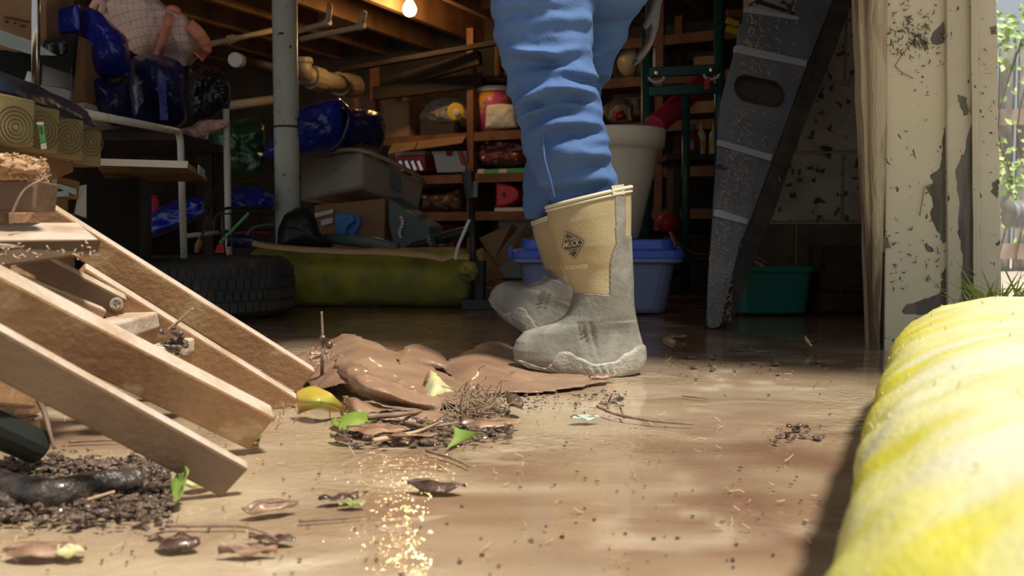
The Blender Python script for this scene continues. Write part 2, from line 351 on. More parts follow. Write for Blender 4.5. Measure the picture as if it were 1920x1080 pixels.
# checked cloth: pale fabric with a woven grid of thin red lines
mm = mat('checked_cloth', (0.74, 0.58, 0.50), 0.85); nt = mm.node_tree; bs = nt.nodes['Principled BSDF']
def grid_lines(nt, bs, col, line, sx, width=0.1):
    tc = nt.nodes['Texture Coordinate']; sp = nt.nodes.new('ShaderNodeSeparateXYZ'); nt.links.new(tc.outputs['Object'], sp.inputs[0])
    res = None
    for k in (0, 2):
        mu = nt.nodes.new('ShaderNodeMath'); mu.operation = 'MULTIPLY'; mu.inputs[1].default_value = sx; nt.links.new(sp.outputs[k], mu.inputs[0])
        fr = nt.nodes.new('ShaderNodeMath'); fr.operation = 'FRACT'; nt.links.new(mu.outputs[0], fr.inputs[0])
        lt = nt.nodes.new('ShaderNodeMath'); lt.operation = 'LESS_THAN'; lt.inputs[1].default_value = width; nt.links.new(fr.outputs[0], lt.inputs[0])
        if res is None: res = lt.outputs[0]
        else:
            mx = nt.nodes.new('ShaderNodeMath'); mx.operation = 'MAXIMUM'; nt.links.new(res, mx.inputs[0]); nt.links.new(lt.outputs[0], mx.inputs[1]); res = mx.outputs[0]
    mi = nt.nodes.new('ShaderNodeMix'); mi.data_type = 'RGBA'; nt.links.new(res, mi.inputs[0])
    mi.inputs[6].default_value = (*col, 1); mi.inputs[7].default_value = (*line, 1); nt.links.new(mi.outputs[2], bs.inputs['Base Color'])
grid_lines(nt, bs, (0.72, 0.56, 0.48), (0.60, 0.30, 0.26), 33, 0.10)
M['check'] = mm
# yellow mesh of the long tube: faded pale patches, sun-bright top painted into the colour, woven relief
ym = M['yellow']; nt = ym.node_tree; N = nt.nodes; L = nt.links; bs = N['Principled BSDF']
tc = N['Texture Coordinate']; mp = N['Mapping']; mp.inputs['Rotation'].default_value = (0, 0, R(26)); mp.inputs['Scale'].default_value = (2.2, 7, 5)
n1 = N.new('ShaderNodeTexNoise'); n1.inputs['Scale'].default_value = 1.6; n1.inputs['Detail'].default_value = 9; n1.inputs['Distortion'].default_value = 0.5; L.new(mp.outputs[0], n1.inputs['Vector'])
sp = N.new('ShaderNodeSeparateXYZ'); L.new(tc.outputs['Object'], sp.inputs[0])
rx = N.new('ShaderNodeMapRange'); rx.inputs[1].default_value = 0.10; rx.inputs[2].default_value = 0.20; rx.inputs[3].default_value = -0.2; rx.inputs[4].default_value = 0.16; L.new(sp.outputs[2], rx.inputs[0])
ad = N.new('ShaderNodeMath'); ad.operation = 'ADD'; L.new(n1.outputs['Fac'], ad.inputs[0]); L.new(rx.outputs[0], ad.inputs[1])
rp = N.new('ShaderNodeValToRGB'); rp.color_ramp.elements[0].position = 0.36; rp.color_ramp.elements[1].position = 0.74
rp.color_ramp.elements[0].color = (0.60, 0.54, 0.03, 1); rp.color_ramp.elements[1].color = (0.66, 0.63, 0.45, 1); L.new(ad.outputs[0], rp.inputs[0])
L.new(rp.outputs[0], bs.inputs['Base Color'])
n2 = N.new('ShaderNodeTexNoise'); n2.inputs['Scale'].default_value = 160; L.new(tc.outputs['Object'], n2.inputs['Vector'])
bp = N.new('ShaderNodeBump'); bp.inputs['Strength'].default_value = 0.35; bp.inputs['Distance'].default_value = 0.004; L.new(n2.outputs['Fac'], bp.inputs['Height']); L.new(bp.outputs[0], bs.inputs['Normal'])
# a thin film of water over the mud with fine ripples
nt = M['mud'].node_tree; N = nt.nodes; L = nt.links; bs = N['Principled BSDF']
mp2 = N.new('ShaderNodeMapping'); mp2.inputs['Scale'].default_value = (1, 1, 1); L.new(N['Texture Coordinate'].outputs['Object'], mp2.inputs[0])
n3 = N.new('ShaderNodeTexNoise'); n3.inputs['Scale'].default_value = 62; n3.inputs['Detail'].default_value = 2; L.new(mp2.outputs[0], n3.inputs['Vector'])
bp = N.new('ShaderNodeBump'); bp.inputs['Strength'].default_value = 0.6; bp.inputs['Distance'].default_value = 0.006; n4 = N.new('ShaderNodeTexNoise'); n4.inputs['Scale'].default_value = 2.6; n4.inputs['Detail'].default_value = 3; L.new(mp2.outputs[0], n4.inputs['Vector'])
mr = N.new('ShaderNodeMapRange'); mr.inputs[1].default_value = 0.47; mr.inputs[2].default_value = 0.62; mr.inputs[3].default_value = 0.10; mr.inputs[4].default_value = 1.0; L.new(n4.outputs['Fac'], mr.inputs[0])
mu_ = N.new('ShaderNodeMath'); mu_.operation = 'MULTIPLY'; L.new(n3.outputs['Fac'], mu_.inputs[0]); L.new(mr.outputs[0], mu_.inputs[1])
ar = N.new('ShaderNodeAttribute'); ar.attribute_name = 'ripple'
n5 = N.new('ShaderNodeTexNoise'); n5.inputs['Scale'].default_value = 38; n5.inputs['Detail'].default_value = 1; L.new(mp2.outputs[0], n5.inputs['Vector'])
m5 = N.new('ShaderNodeMath'); m5.operation = 'MULTIPLY'; L.new(n5.outputs['Fac'], m5.inputs[0]); L.new(ar.outputs['Fac'], m5.inputs[1])
m6 = N.new('ShaderNodeMath'); m6.operation = 'ADD'; L.new(m5.outputs[0], m6.inputs[0]); L.new(mu_.outputs[0], m6.inputs[1])
L.new(m6.outputs[0], bp.inputs['Height'])
L.new(bp.outputs[0], bs.inputs['Coat Normal'])

base_in = bs.inputs['Base Color'].links[0].from_socket
at = N.new('ShaderNodeAttribute'); at.attribute_name = 'red_mud'
mi = N.new('ShaderNodeMix'); mi.data_type = 'RGBA'; L.new(at.outputs['Fac'], mi.inputs[0]); L.new(base_in, mi.inputs[6]); mi.inputs[7].default_value = (0.215, 0.112, 0.062, 1)
a2 = N.new('ShaderNodeAttribute'); a2.attribute_name = 'silt_sheen'
m2 = N.new('ShaderNodeMix'); m2.data_type = 'RGBA'; L.new(a2.outputs['Fac'], m2.inputs[0]); L.new(mi.outputs[2], m2.inputs[6]); m2.inputs[7].default_value = (0.66, 0.56, 0.40, 1)
L.new(m2.outputs[2], bs.inputs['Base Color'])
# ------------------------------------------------------------------ setting
def floor_fn(a, b):
    t = a*2-1; x = 0.3 + 6.4*math.copysign(abs(t)**1.9, t); y = -1.0 + 11*(.55*b**3 + .45*b**1.4)
    return V((x, y, noise.noise(V((x*1.6, y*1.6, 0)))*0.004 - 0.004))
fl = struct('floor', MB().grid(300, 260, floor_fn), M['mud'], smooth=True)
red = [(G(1470, 980), .17, .85), (G(1440, 860), .20, .8), (G(1300, 1060), .10, .5), (G(760, 1040), .05, .5), (V((.55, 2.55, 0)), .42, .95), (V((-.2, 2.8, 0)), .6, .8), (V((-1.3, 2.4, 0)), .6, .6), (V((.9, 1.9, 0)), .2, .6)]
def red_mud(p):
    s = 0.0
    for c, r_, k in red: d = math.hypot(p.x-c.x, (p.y-c.y)*.8)/r_; s = max(s, k*math.exp(-d*d))
    if p.y > 2.35: s = max(s, min(.9, (p.y-2.35)*1.6))
    return max(0, min(1, s*(1.0+.9*noise.fractal(V((p.x*7, p.y*7, 3)), 1, 2, 4))))
ringc = G(1250, 985)
def silt_sheen(p):  # pale silt ring; streaks paint the wet floor's sky reflection into the colour
    q = V((p.x*5+2.0*noise.noise(V((p.x*4, p.y*8, 1))), p.y*22+2.5*noise.noise(V((p.x*3, p.y*6, 2))), 0)); s = max(0, noise.noise(q)-.18)*2.2
    band = math.exp(-((p.y-1.93)/.2)**2)*(1 if p.x > .2 else .35) + .22
    d = math.hypot(p.x-ringc.x, (p.y-ringc.y))/.062; s2 = math.exp(-((d-1)/.14)**2)*.6*max(0, .5+noise.noise(p*40))
    return min(.85, s*band*1.3 + s2)
def ripple(p): return max(0, min(1, (p.y-2.25)*2.5))*max(0, min(1, (4.2-p.y)*2))*1.1*max(0, 1-((p.x+.3)/1.1)**2)
for nm, f_ in (('red_mud', red_mud), ('silt_sheen', silt_sheen), ('ripple', ripple)):
    at = fl.data.attributes.new(nm, 'FLOAT', 'POINT'); at.data.foreach_set('value', [f_(v.co + fl.location) for v in fl.data.vertices])
cl = struct('ceiling', MB().prism([H(-0.75, -0.05, 1.98), H(4.2, -0.05, 1.98), H(4.2, 7.5, 1.98), H(-0.75, 7.5, 1.98)], (0, 0, 0.12)), M['subfloor'])
for i in range(17):
    b = 0.15 + i*0.44
    obj('joist', MB().bar(H(-0.7, b, 1.86), H(3.45, b, 1.86), 0.045, 0.235), M['joist'], cl)
for i in range(3):
    a = 2.55 + 0.0*i; b = 0.37 + 0.44*(2+i*3)
    obj('blocking', MB().bar(H(a, b-0.19, 1.87), H(a, b+0.19, 1.87), 0.04, 0.2), M['joist'], cl)
struct('beam', MB().bar(H(0.70, -0.2, 1.67), H(0.70, 7.3, 1.67), 0.12, 0.14), M['joist'])
struct('wall_back', MB().prism([H(3.42, 0.0, 0), H(3.42, 7.5, 0), H(3.42, 7.5, 2.0), H(3.42, 0.0, 2.0)], U*0.2), M['darkwall'])
struct('wall_left', MB().prism([H(-0.3, 6.2, 0), H(3.5, 6.2, 0), H(3.5, 6.2, 2.0), H(-0.3, 6.2, 2.0)], VV*0.2), M['darkwall'])
struct('unseen_roof', MB().prism([H(-1.8, .72, 2.0), H(-.96, .72, 2.0), H(-.96, 7.5, 2.0), H(-1.8, 7.5, 2.0)], (0, 0, 0.08)), M['subfloor'])  # porch cover out of view, added to shade the timber stack
struct('wall_front', MB().prism([H(-0.75, -0.4, 2.09), H(-0.75, 7.5, 2.09), H(-0.75, 7.5, 4.2), H(-0.75, -0.4, 4.2)], U*0.15), M['siding'])
struct('wall_side', MB().prism([H(0.12, 0.06, 0), H(4.2, 0.06, 0), H(4.2, 0.06, 2.0), H(0.12, 0.06, 2.0)], -VV*0.09), M['siding'])
struct('unseen_roof', MB().prism([H(-0.95, -1.7, 2.0), H(0, -1.7, 2.0), H(0, 7.5, 2.0), H(-0.95, 7.5, 2.0)], (0, 0, 0.08)), M['subfloor'])  # eave out of view, stretched past the corner to shade the door post
# block wall just inside the opening
wr = struct('wall_right', MB().prism([V((0.965, 3.777, 0)), V((1.62, 3.66, 0)), V((1.62, 3.66, 2.0)), V((0.965, 3.777, 2.0))], (0.02, 0.15, 0)), M['mortar'])
wd = V((0.785, -0.14, 0)).normalized(); wn = V((-0.175, -0.98, 0)).normalized()
zs = [0.0, 0.085, 0.355, 0.64, 0.92, 1.2, 1.48, 1.76, 1.98]
for r_ in range(len(zs)-1):
    cuts = [0.132, 0.34, 0.80] if r_ % 2 else [0.132, 0.36+0.16, 0.80]
    for i in range(2):
        s0, s1 = cuts[i]+0.004, cuts[i+1]-0.004; z0, z1 = zs[r_]+0.005, zs[r_+1]-0.005
        o = 0.008 + 0.006*random.random(); p = V((0.835, 3.80, 0)) + wn*o
        poly = [p+wd*s0+V((0,0,z0)), p+wd*s1+V((0,0,z0)), p+wd*s1+V((0,0,z1)), p+wd*s0+V((0,0,z1))]
        obj('concrete_block', MB().prism(poly, -wn*0.06), M['blockmud' if z1 < 0.37 else 'block'], wr, bevel=0.006)
# boards of the door post at the right of the opening
def board(name, xl, xr, d, th, m, label=None, wav=0.0, bev=0.004):
    ys = [-720 + 60*i for i in range(24)]
    Lp = [W(xl[0]+xl[1]*y+(noise.noise(V((y*0.013, xl[0], 0)))*wav), y, d) for y in ys]; Rp = [W(xr[0]+xr[1]*y+(noise.noise(V((y*0.011, xr[0], 4)))*wav), y, d) for y in ys]
    mb = MB(); n = len(ys); bk = V((0.02, th, 0))
    vs = Lp + Rp + [p+bk for p in Lp] + [p+bk for p in Rp]; fs = []
    for i in range(n-1):
        fs += [(i, n+i, n+i+1, i+1), (2*n+i+1, 3*n+i+1, 3*n+i, 2*n+i), (i+1, 2*n+i+1, 2*n+i, i), (n+i, 3*n+i, 3*n+i+1, n+i+1)]
    fs += [(0, 2*n, 3*n, n), (n-1, 2*n-1, 4*n-1, 3*n-1)]
    mb.add(vs, fs); return struct(name, mb, m, bevel=bev)
board('trim_1', (1609, .040), (1624, .042), 2.44, 0.10, M['rot'], wav=3)
# quarter-round stop, split and rotten at its foot
ys = [-720+60*i for i in range(24)]; rings = []
for y in ys:
    a = W(1626+.022*y+noise.noise(V((y*.02, 0, 0)))*2, y, 2.42); b2 = W(1661+.003*y-max(0, y-250)*0.036, y, 2.42); c = (a+b2)/2; hw = (b2-a).length/2
    rings.append([c + V((math.cos(t)*hw, -math.sin(t)*hw*(1 if math.sin(t) > 0 else 2.0), 0)) for t in [2*math.pi*k/20 for k in range(20)]])
struct('trim_2', MB().loft(rings), M['rot'], smooth=True)
board('trim_3', (1662, -.006), (1774, .003), 2.43, 0.09, M['peel3'])
board('trim_4', (1775, .004), (1826, .009), 2.41, 0.10, M['peel2'], wav=1.5)
board('trim_5', (1828, .010), (1869, .017), 2.43, 0.12, M['peel'], wav=4)
board('trim_6', (1820, .009), (1830, .010), 2.395, 0.03, M['peel2'], wav=3, bev=0.002)

def bare(board_, outl, d):
    P = resample([V((x, y, 0)) for x, y in outl], 60); P = [p + V((noise.noise(p*.11), noise.noise(p*.11+V((5, 5, 5)))*.7, 0))*5 for p in P]
    c = sum(P, V((0,0,0)))/60; F = [W(p.x, p.y, d) for p in P]; B = [q+V((.0002, .003, 0)) for q in F]
    mb = MB(); mb.prism(F, (.0002, .003, 0)); obj('bare_patch', mb, M['bare'], bpy.data.objects[board_])
for bd_, d, o_ in (('trim_3', 2.4285, [(1773,235),(1766,262),(1768,300),(1758,322),(1742,330),(1754,344),(1736,352),(1750,372),(1746,400),(1755,430),(1768,455),(1774,455)]),
    ('trim_3', 2.4285, [(1774,500),(1764,520),(1766,545),(1740,560),(1700,570),(1690,588),(1776,592)]), ('trim_3', 2.4285, [(1744,70),(1770,40),(1772,62),(1768,82),(1750,84)]),
    ('trim_3', 2.4285, [(1724,70),(1735,74),(1742,92),(1734,96),(1728,84)]), ('trim_3', 2.4285, [(1650,438),(1664,444),(1668,462),(1656,474),(1652,470)]), ('trim_3', 2.4285, [(1730,456),(1746,460),(1752,470),(1742,474),(1736,466)]),
    ('trim_4', 2.4085, [(1794,178),(1812,182),(1818,214),(1806,216),(1800,196)]), ('trim_4', 2.4085, [(1824,232),(1812,250),(1812,285),(1796,302),(1793,330),(1800,380),(1797,430),(1806,480),(1800,575),(1831,575),(1829,232)]),
    ('trim_5', 2.4285, [(1872,335),(1861,345),(1861,362),(1872,372)]), ('trim_5', 2.4285, [(1868,48),(1856,52),(1858,62),(1869,66)])):
    bare(bd_, o_, d)
fk_ = MB()
def fleck(x, y, s):
    a = random.uniform(0, 6.28); P = [W(x-math.cos(a)*s, y-math.sin(a)*s, 2.426), W(x+random.gauss(0,s*.4), y+random.gauss(0,s*.4), 2.424), W(x+math.cos(a)*s, y+math.sin(a)*s, 2.426)]
    fk_.tube(P, [.0006, random.uniform(.0008, .0022), .0006], 4)
for k in range(190):
    t = random.random()
    if t < .55: fleck(random.gauss(1715, 32), random.gauss(66+ (random.random()*.0), 24), random.uniform(2, 7))
    elif t < .8: fleck(random.uniform(1664, 1868), random.uniform(0, 560), random.uniform(1.5, 4))
    else: fleck(random.uniform(1655, 1760), random.gauss(500, 40), random.uniform(1.5, 6))
obj('dried_flecks', fk_, M['litterdark'], bpy.data.objects['trim_3'], kind='stuff')
st_ = MB()
for pts in ([(1706,85),(1690,105),(1678,124)], [(1678,124),(1690,135),(1712,147)], [(1733,350),(1728,385),(1724,405)], [(1735,350),(1750,345),(1768,352)]): st_.tube(path([W(x, y, 2.424) for x, y in pts], 8), .0011, 5)
obj('dried_stems', st_, M['twig'], bpy.data.objects['trim_3'], kind='stuff')
# ------------------------------------------------------------------ outdoors beyond the door post
struct('ground', MB().grid(40, 40, lambda a, b: V((1.75+8*a + 0.0, 2.6+10*b, 0.004+0.012*noise.noise(V((a*20, b*20, 1)))))), M['gravel'], smooth=True)
fn = thing('board_fence', 'weathered grey board fence in sunlight beyond the door post', 'fence', (5.0, 7.6, 0))
x = 3.3
while x < 8.0:
    wdt = 0.125+0.02*random.random()
    obj('fence_board', MB().box((x+wdt/2, 7.6+0.01*random.random()-0.25*(x-4), 0.93), (wdt, 0.02, 1.86+0.06*random.random())), M['fence'], fn); x += wdt+0.010
for z in (1.27, 0.17):
    obj('rail', MB().bar((3.2, 7.55+0.2, z), (8.1, 7.55-1.02, z), 0.05, 0.13), M['rail'], fn)
tb = MB()
for k in range(6): tb.tube(path([V((4.02+0.13*k, 7.5-0.03*k, 0.1)), V((4.1+0.12*k, 7.46, 0.7)), V((3.95+0.16*k, 7.44, 1.2)), V((4.12+0.14*k, 7.42, 1.9))], 12), 0.006, 5)
vines = one('climbing_ivy', tb, M['twig'], 'green ivy climbing the sunlit grey fence', 'ivy')
lb = MB()
def leafquad(mb, p, s, nrm):
    nrm = V(nrm).normalized(); t = nrm.cross(V((random.uniform(-1,1), random.uniform(-1,1), random.uniform(-1,1)))).normalized(); b = nrm.cross(t)
    mb.add([p-t*s, p-t*s*.2+b*s*.6, p+t*s, p-t*s*.2-b*s*.6+nrm*s*.2], [(0, 1, 2, 3)])
for k in range(2600):
    x = random.uniform(3.6, 7.6); z = random.choice([random.gauss(1.95, 0.12), random.gauss(0.75, 0.26)]) if random.random() < .9 else random.uniform(0.2, 1.9)
    if z < 0.05: continue
    leafquad(lb, V((x, 7.52-0.25*(x-4)-random.random()*0.16, z)), random.uniform(0.02, 0.045), (random.uniform(-.6,.6), -1, random.uniform(-.2, .8)))
obj('leaves', lb, M['ivy'], vines, kind='stuff')
rings = []; ax = V((1, -0.15, -0.06)).normalized(); p0 = V((2.73, 5.0, 0.42))
for i in range(150):
    rr = 0.072 + (0.006 if i % 4 in (0, 1) else -0.004); c = p0 + ax*(i*0.009)
    rings.append([c + V((0, math.cos(t), math.sin(t)))*rr for t in [2*math.pi*k/24 for k in range(24)]])
one('drain_pipe', MB().loft(rings), M['drain'], 'ribbed grey corrugated drain pipe below the fence', 'pipe', smooth=True)
one('pipe_support', MB().box((3.05, 4.95, 0.17), (0.25, 0.14, 0.33), Matrix.Rotation(0.2, 3, 'Z')), M['rail'], 'brown block under the corrugated drain pipe', 'block', bevel=0.01)
def blades(cx, cy, rx, ry, n, h, z0=0.0, lean=0.5):
    mb = MB()
    for _ in range(n):
        a = random.uniform(0, 6.28); q = math.sqrt(random.random()); p = V((cx+rx*q*math.cos(a), cy+ry*q*math.sin(a), z0)); hh = h*random.uniform(.5, 1.1)
        dx = V((random.uniform(-lean, lean), random.uniform(-lean, lean), 0))*hh; t = V((random.uniform(-1,1), random.uniform(-1,1), 0)).normalized()*min(.004, h*.05)
        m1 = p+dx*.35+V((0,0,hh*.6)); e = p+dx+V((0,0,hh*(1-.3*random.random())))
        mb.add([p-t, p+t, m1+t*.8, e, m1-t*.8], [(0,1,2,4), (4,2,3)])
    return mb
tag(obj('grass_verge', blades(4.2, 4.6, 1.2, 0.7, 1800, 0.12), M['grass'], kind='stuff'), 'short bright grass on the ground beyond the door post', 'grass')

# ------------------------------------------------------------------ long yellow mesh tube at the right
def tube_roll(c0, dr, L, hw, hh, seed, nose0=0.12, nose1=0.16, wob=0.012, n=64, K=110, mod=None):
    c0 = V(c0); dr = V(dr).normalized(); sd_ = V((dr.y, -dr.x, 0)); rings = []
    for i in range(K+1):
        s = L*i/K; e = 1.0
        if s < nose0: e = math.sqrt(max(0.002, 1-(1-s/nose0)**2))
        if s > L-nose1: e = math.sqrt(max(0.002, 1-(1-(L-s)/nose1)**2.4))
        ring = []
        for k in range(n):
            t = 2*math.pi*k/n; cx = math.copysign(abs(math.cos(t))**0.8, math.cos(t)); cz = math.copysign(abs(math.sin(t))**0.85, math.sin(t))
            q = c0 + dr*s + sd_*(cx*hw*e)
            nz = noise.noise(V((q.x*5+seed, q.y*5, cx*1.6+cz)))*wob + noise.noise(V((q.x*17, q.y*17+seed, cz*3+cx*2)))*wob*0.7
            z = hh + cz*(hh*(0.35+0.65*e)) + nz*(1+cz)/2
            if mod: z += mod(s, t)
            p = q + sd_*cx*nz; p.z = max(z, 0.002); ring.append(p)
        rings.append(ring)
    return MB().loft(rings)
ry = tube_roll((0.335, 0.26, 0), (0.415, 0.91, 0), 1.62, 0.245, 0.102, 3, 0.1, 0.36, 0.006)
roll = one('mesh_tube', ry, M['yellow'], 'long fat yellow mesh tube with a faded top painted sun-bright lying beside the doorway', 'sandbag', smooth=True)
fz = MB(); nb = len(ry.v)
for k in range(260):
    j = random.randrange(nb); p = ry.v[j]
    if p.z < 0.1: continue
    d1 = V((random.gauss(0,1), random.gauss(0,1), abs(random.gauss(0,.5)))).normalized()*random.uniform(.002, .008)
    fz.tube([p, p+d1*.6+V((0,0,.003)), p+d1], 0.0007, 4)
obj('loose_fibres', fz, M['yfibre'], roll, kind='stuff')
tag(obj('grass_tuft', blades(1.14, 1.92, 0.16, 0.10, 300, 0.20, 0.05, 0.7), M['grass'], kind='stuff'), 'bright green grass tuft at the far end of the yellow tube', 'grass')

# ------------------------------------------------------------------ plastic ramp leaning on the block wall
dR = 3.0
def RP(px, py, extra=0.0):                 # its own plane: leans back towards the block wall as it rises
    z0 = 615; return W(px, py, 2.96 + (z0-py)*0.00075 + extra)
rp_ = thing('plastic_ramp', 'dark grey ribbed plastic ramp with an oval hand hole leaning by the block wall', 'ramp', G(1350, 615))
face = [(1325, 600), (1328, 520), (1335, 430), (1340, 345), (1346, 270), (1352, 190), (1378, 95), (1397, 22), (1402, 14), (1500, 32), (1520, 20), (1530, -120), (1608, -120), (1553, 20), (1514, 119), (1454, 284), (1407, 412), (1373, 490), (1354, 600), (1350, 612), (1328, 617)]
# face plate built round the hole: two rings bridged
hole = []
for k in range(28):
    t = 2*math.pi*k/28; cx, cy = 1424, 171; ex = (1 if math.cos(t) > 0 else -1)*24 + 24*math.cos(t); ey = 26*math.sin(t)
    hole.append((cx+ex*1.0, cy+ey+ex*0.20))
def plate_with_hole(mb, outer, hole, fpos, off):
    n = 140; P = resample([V((x, y, 0)) for x, y in outer], n); c = V((1424, 171, 0))
    Hh = []
    for p in P:
        a = math.atan2(p.y-c.y, p.x-c.x); best = min(hole, key=lambda q: abs((math.atan2(q[1]-c.y, q[0]-c.x)-a+math.pi) % (2*math.pi)-math.pi)); Hh.append(V((best[0], best[1], 0)))
    F0 = [fpos(p.x, p.y) for p in P]; F1 = [fpos(p.x, p.y) for p in Hh]; o = V(off)
    vs = F0 + F1 + [p+o for p in F0] + [p+o for p in F1]; fs = []
    for i in range(n):
        j = (i+1) % n
        fs += [(i, j, n+j, n+i), (2*n+i, 3*n+i, 3*n+j, 2*n+j), (i, 2*n+i, 2*n+j, j), (n+i, n+j, 3*n+j, 3*n+i)]
    mb.add(vs, fs)
pm = MB(); plate_with_hole(pm, face, hole, RP, (0.004, 0.03, 0)); obj('face', pm, M['slate'], rp_)
bkp = MB(); bkp.prism([RP(x, y, .05) for x, y in ((1345,560),(1360,190),(1402,40),(1535,50),(1450,280),(1400,412),(1352,560))], (0, .03, 0)); obj('dark_backing', bkp, M['slateedge'], rp_)  # added dark sheet that blacks out the view through the hand hole
edge = [(1553, 20), (1608, -120), (1660, -120), (1598, 0), (1570, 81), (1495, 269), (1451, 400), (1409, 500), (1378, 592), (1350, 612), (1354, 600), (1373, 490), (1407, 412), (1454, 284), (1514, 119)]
def RE(px, py): return RP(px, py, 0.012)
obj('side_flange', MB().prism([RE(x, y) for x, y in edge], (0.01, 0.09, 0)), M['slateedge'], rp_)
def rib(name, quad, m, ex=-0.012, th=0.02):
    return obj(name, MB().prism([RP(x, y, ex) for x, y in quad], (0.0, th, 0)), m, rp_, bevel=0.002)
for q in ([(1378, 86), (1386, 84), (1514, 113), (1512, 125), (1376, 98)], [(1346, 262), (1352, 262), (1450, 290), (1446, 302), (1345, 272)], [(1339, 393), (1345, 392), (1404, 410), (1401, 421), (1338, 405)], [(1397, 15), (1402, 12), (1500, 31), (1498, 38), (1396, 22)]):
    rib('rib', q, M['slatelip'])
for q in ([(1386, 44), (1528, 70), (1516, 105), (1382, 80)], [(1350, 222), (1460, 256), (1450, 288), (1349, 258)], [(1343, 350), (1416, 376), (1405, 408), (1340, 390)]):
    rib('recess_panel', q, M['slate'], -0.004, 0.01)
for q in ([(1410, 4), (1424, -2), (1505, 28), (1502, 32)], [(1343, 309), (1349, 308), (1397, 323), (1395, 328), (1342, 316)]):
    rib('slot', q, M['black'], -0.0025, 0.006)
st = MB()
def sprig(mb, p, s, rad=0.0016):
    a = V((random.gauss(0,1), random.gauss(0,.3), random.gauss(0,1))).normalized()*s; b = V((random.gauss(0,1), -abs(random.gauss(0,.5)), random.gauss(0,1))).normalized()*s*.5
    mb.tube([p-a*.5, p+b*.4, p+a*.5], rad, 4)
for k in range(520):
    t = random.random(); y = 20+590*t
    lx = 1400-75*min(1, t*1.25); x = lx + abs(random.gauss(0, 1))*(30 if t > .25 else 38) + 4
    if t > .75: x = 1330+random.random()*42
    if abs(x-1424) < 50 and abs(y-171) < 32: continue
    sprig(st, RP(x, y, -0.006), random.uniform(.005, .018), .0012)
obj('straw_bits', st, M['straw'], rp_, kind='stuff')

# ------------------------------------------------------------------ person wading out: jeans, boots, upper body above the frame
PD = 2.0
per = thing('person', 'person in blue jeans and tan rubber boots stepping across the mud', 'person', (0.17, 2.08, 0))
K_ = PD/FPX
def PX(px, d=PD): return W(px, 440, d).x
def PZ(py, d=PD): return W(960, py, d).z
hip = V((0.205, 2.12, 0.93)); chest = V((0.24, 2.10, 1.22)); neck = V((0.225, 2.10, 1.40)); head = V((0.20, 2.09, 1.56))
shL = V((0.225, 1.93, 1.33)); shR = V((0.245, 2.28, 1.33)); elL = V((0.30, 1.88, 1.07)); elR = V((0.16, 2.34, 1.07))
haL = V((0.335, 2.20, 0.86)); haR = V((0.05, 2.32, 0.86))
elL = V((0.37, 2.26, 1.08)); shL = V((0.265, 2.28, 1.33)); haL = W(1226, -14, 2.27)
shR = V((0.215, 1.93, 1.33)); elR = V((0.20, 1.88, 1.10)); haR = V((0.10, 1.86, 0.99))
nk = W(1038, 180, 2.0); na = W(1128, 560, 2.0); fk = W(1090, 150, 2.2); fa = W(1008, 385, 2.30)
hN = W(1068, -120, 2.02); hF = V((0.225, 2.22, 0.93))
bm = MB()
def limb(mb, P, r, n=12):
    Q = path(P, 14); rs = [r[0]+(r[1]-r[0])*i/13 for i in range(14)]; mb.tube(Q, rs, n); mb.ball(P[0], r[0]*1.02); mb.ball(P[-1], r[1]*1.02)
def finger(mb, b, d1, d2, l, r): mb.tube(path([b, b+d1*l*.45, b+d1*l*.62+d2*l*.3, b+d1*l*.62+d2*l*.62], 8), [r, r, r*.95, r*.92, r*.9, r*.85, r*.8, r*.6], 8)
def hand(mb, wr_, ax, pn, th, s=1.0):      # ax: wrist to knuckles, pn: palm normal, th: thumb side
    ax = V(ax).normalized(); pn = V(pn).normalized(); th = V(th).normalized(); pc = wr_ + ax*0.05*s
    rings = []
    for i, (t, wd_, tk) in enumerate(((0, .026, .02), (.03, .034, .018), (.06, .041, .016), (.085, .042, .014), (.095, .036, .011))):
        c = wr_ + ax*t*s; rings.append([c + th*math.cos(a)*wd_*s + pn*math.sin(a)*tk*s for a in [2*math.pi*k/14 for k in range(14)]])
    mb.loft(rings)
    for k, (o, l) in enumerate(((.030, .072), (.010, .080), (-.011, .075), (-.030, .060))):
        finger(mb, wr_+ax*0.085*s+th*o*s, (ax+pn*.15).normalized(), (ax*.7+pn*.6).normalized(), l*s, .0092*s)
    finger(mb, wr_+ax*0.03*s+th*0.03*s, (th*.6+ax*.9+pn*.2).normalized(), (ax+pn*.5-th*.1).normalized(), .062*s, .0105*s)
limb(bm, [hip, (hip+chest)/2+V((-.01,0,0)), chest, neck], (.115, .085)); limb(bm, [neck, head-V((0,0,.06))], (.052, .05))
limb(bm, [shL, elL], (.045, .037)); limb(bm, [elL, haL], (.036, .026)); limb(bm, [shR, elR], (.045, .037)); limb(bm, [elR, haR], (.036, .026))
bm.ball(chest+V((0,0.085,.06)), .075); bm.ball(chest+V((0,-0.085,.06)), .075); bm.ball(shL, .05); bm.ball(shR, .05)
limb(bm, [hN, nk], (.042, .04)); limb(bm, [nk, na], (.045, .028)); limb(bm, [hF, fk], (.055, .04)); limb(bm, [fk, fa], (.035, .018))
bm.ball(head, (.092, .075, .115), 20, 12); bm.ball(head+V((-.085, 0, -.045)), (.035, .045, .045)); bm.tube([head+V((-.085,0,.02)), head+V((-.112,0,-.018)), head+V((-.088,0,-.03))], [.008,.014,.01])
bm.ball(head+V((.01,.075,-.01)), (.022,.012,.03)); bm.ball(head+V((.01,-.075,-.01)), (.022,.012,.03))
hand(bm, haL, (-.05, 0, -1), (-1, 0, .1), (0, -1, 0), .5); hand(bm, haR, (-.3, 0, -1), (.2, 1, 0), (-1, 0, .1), .5)
obj('body', bm, M['skin'], per, remesh=0.007)
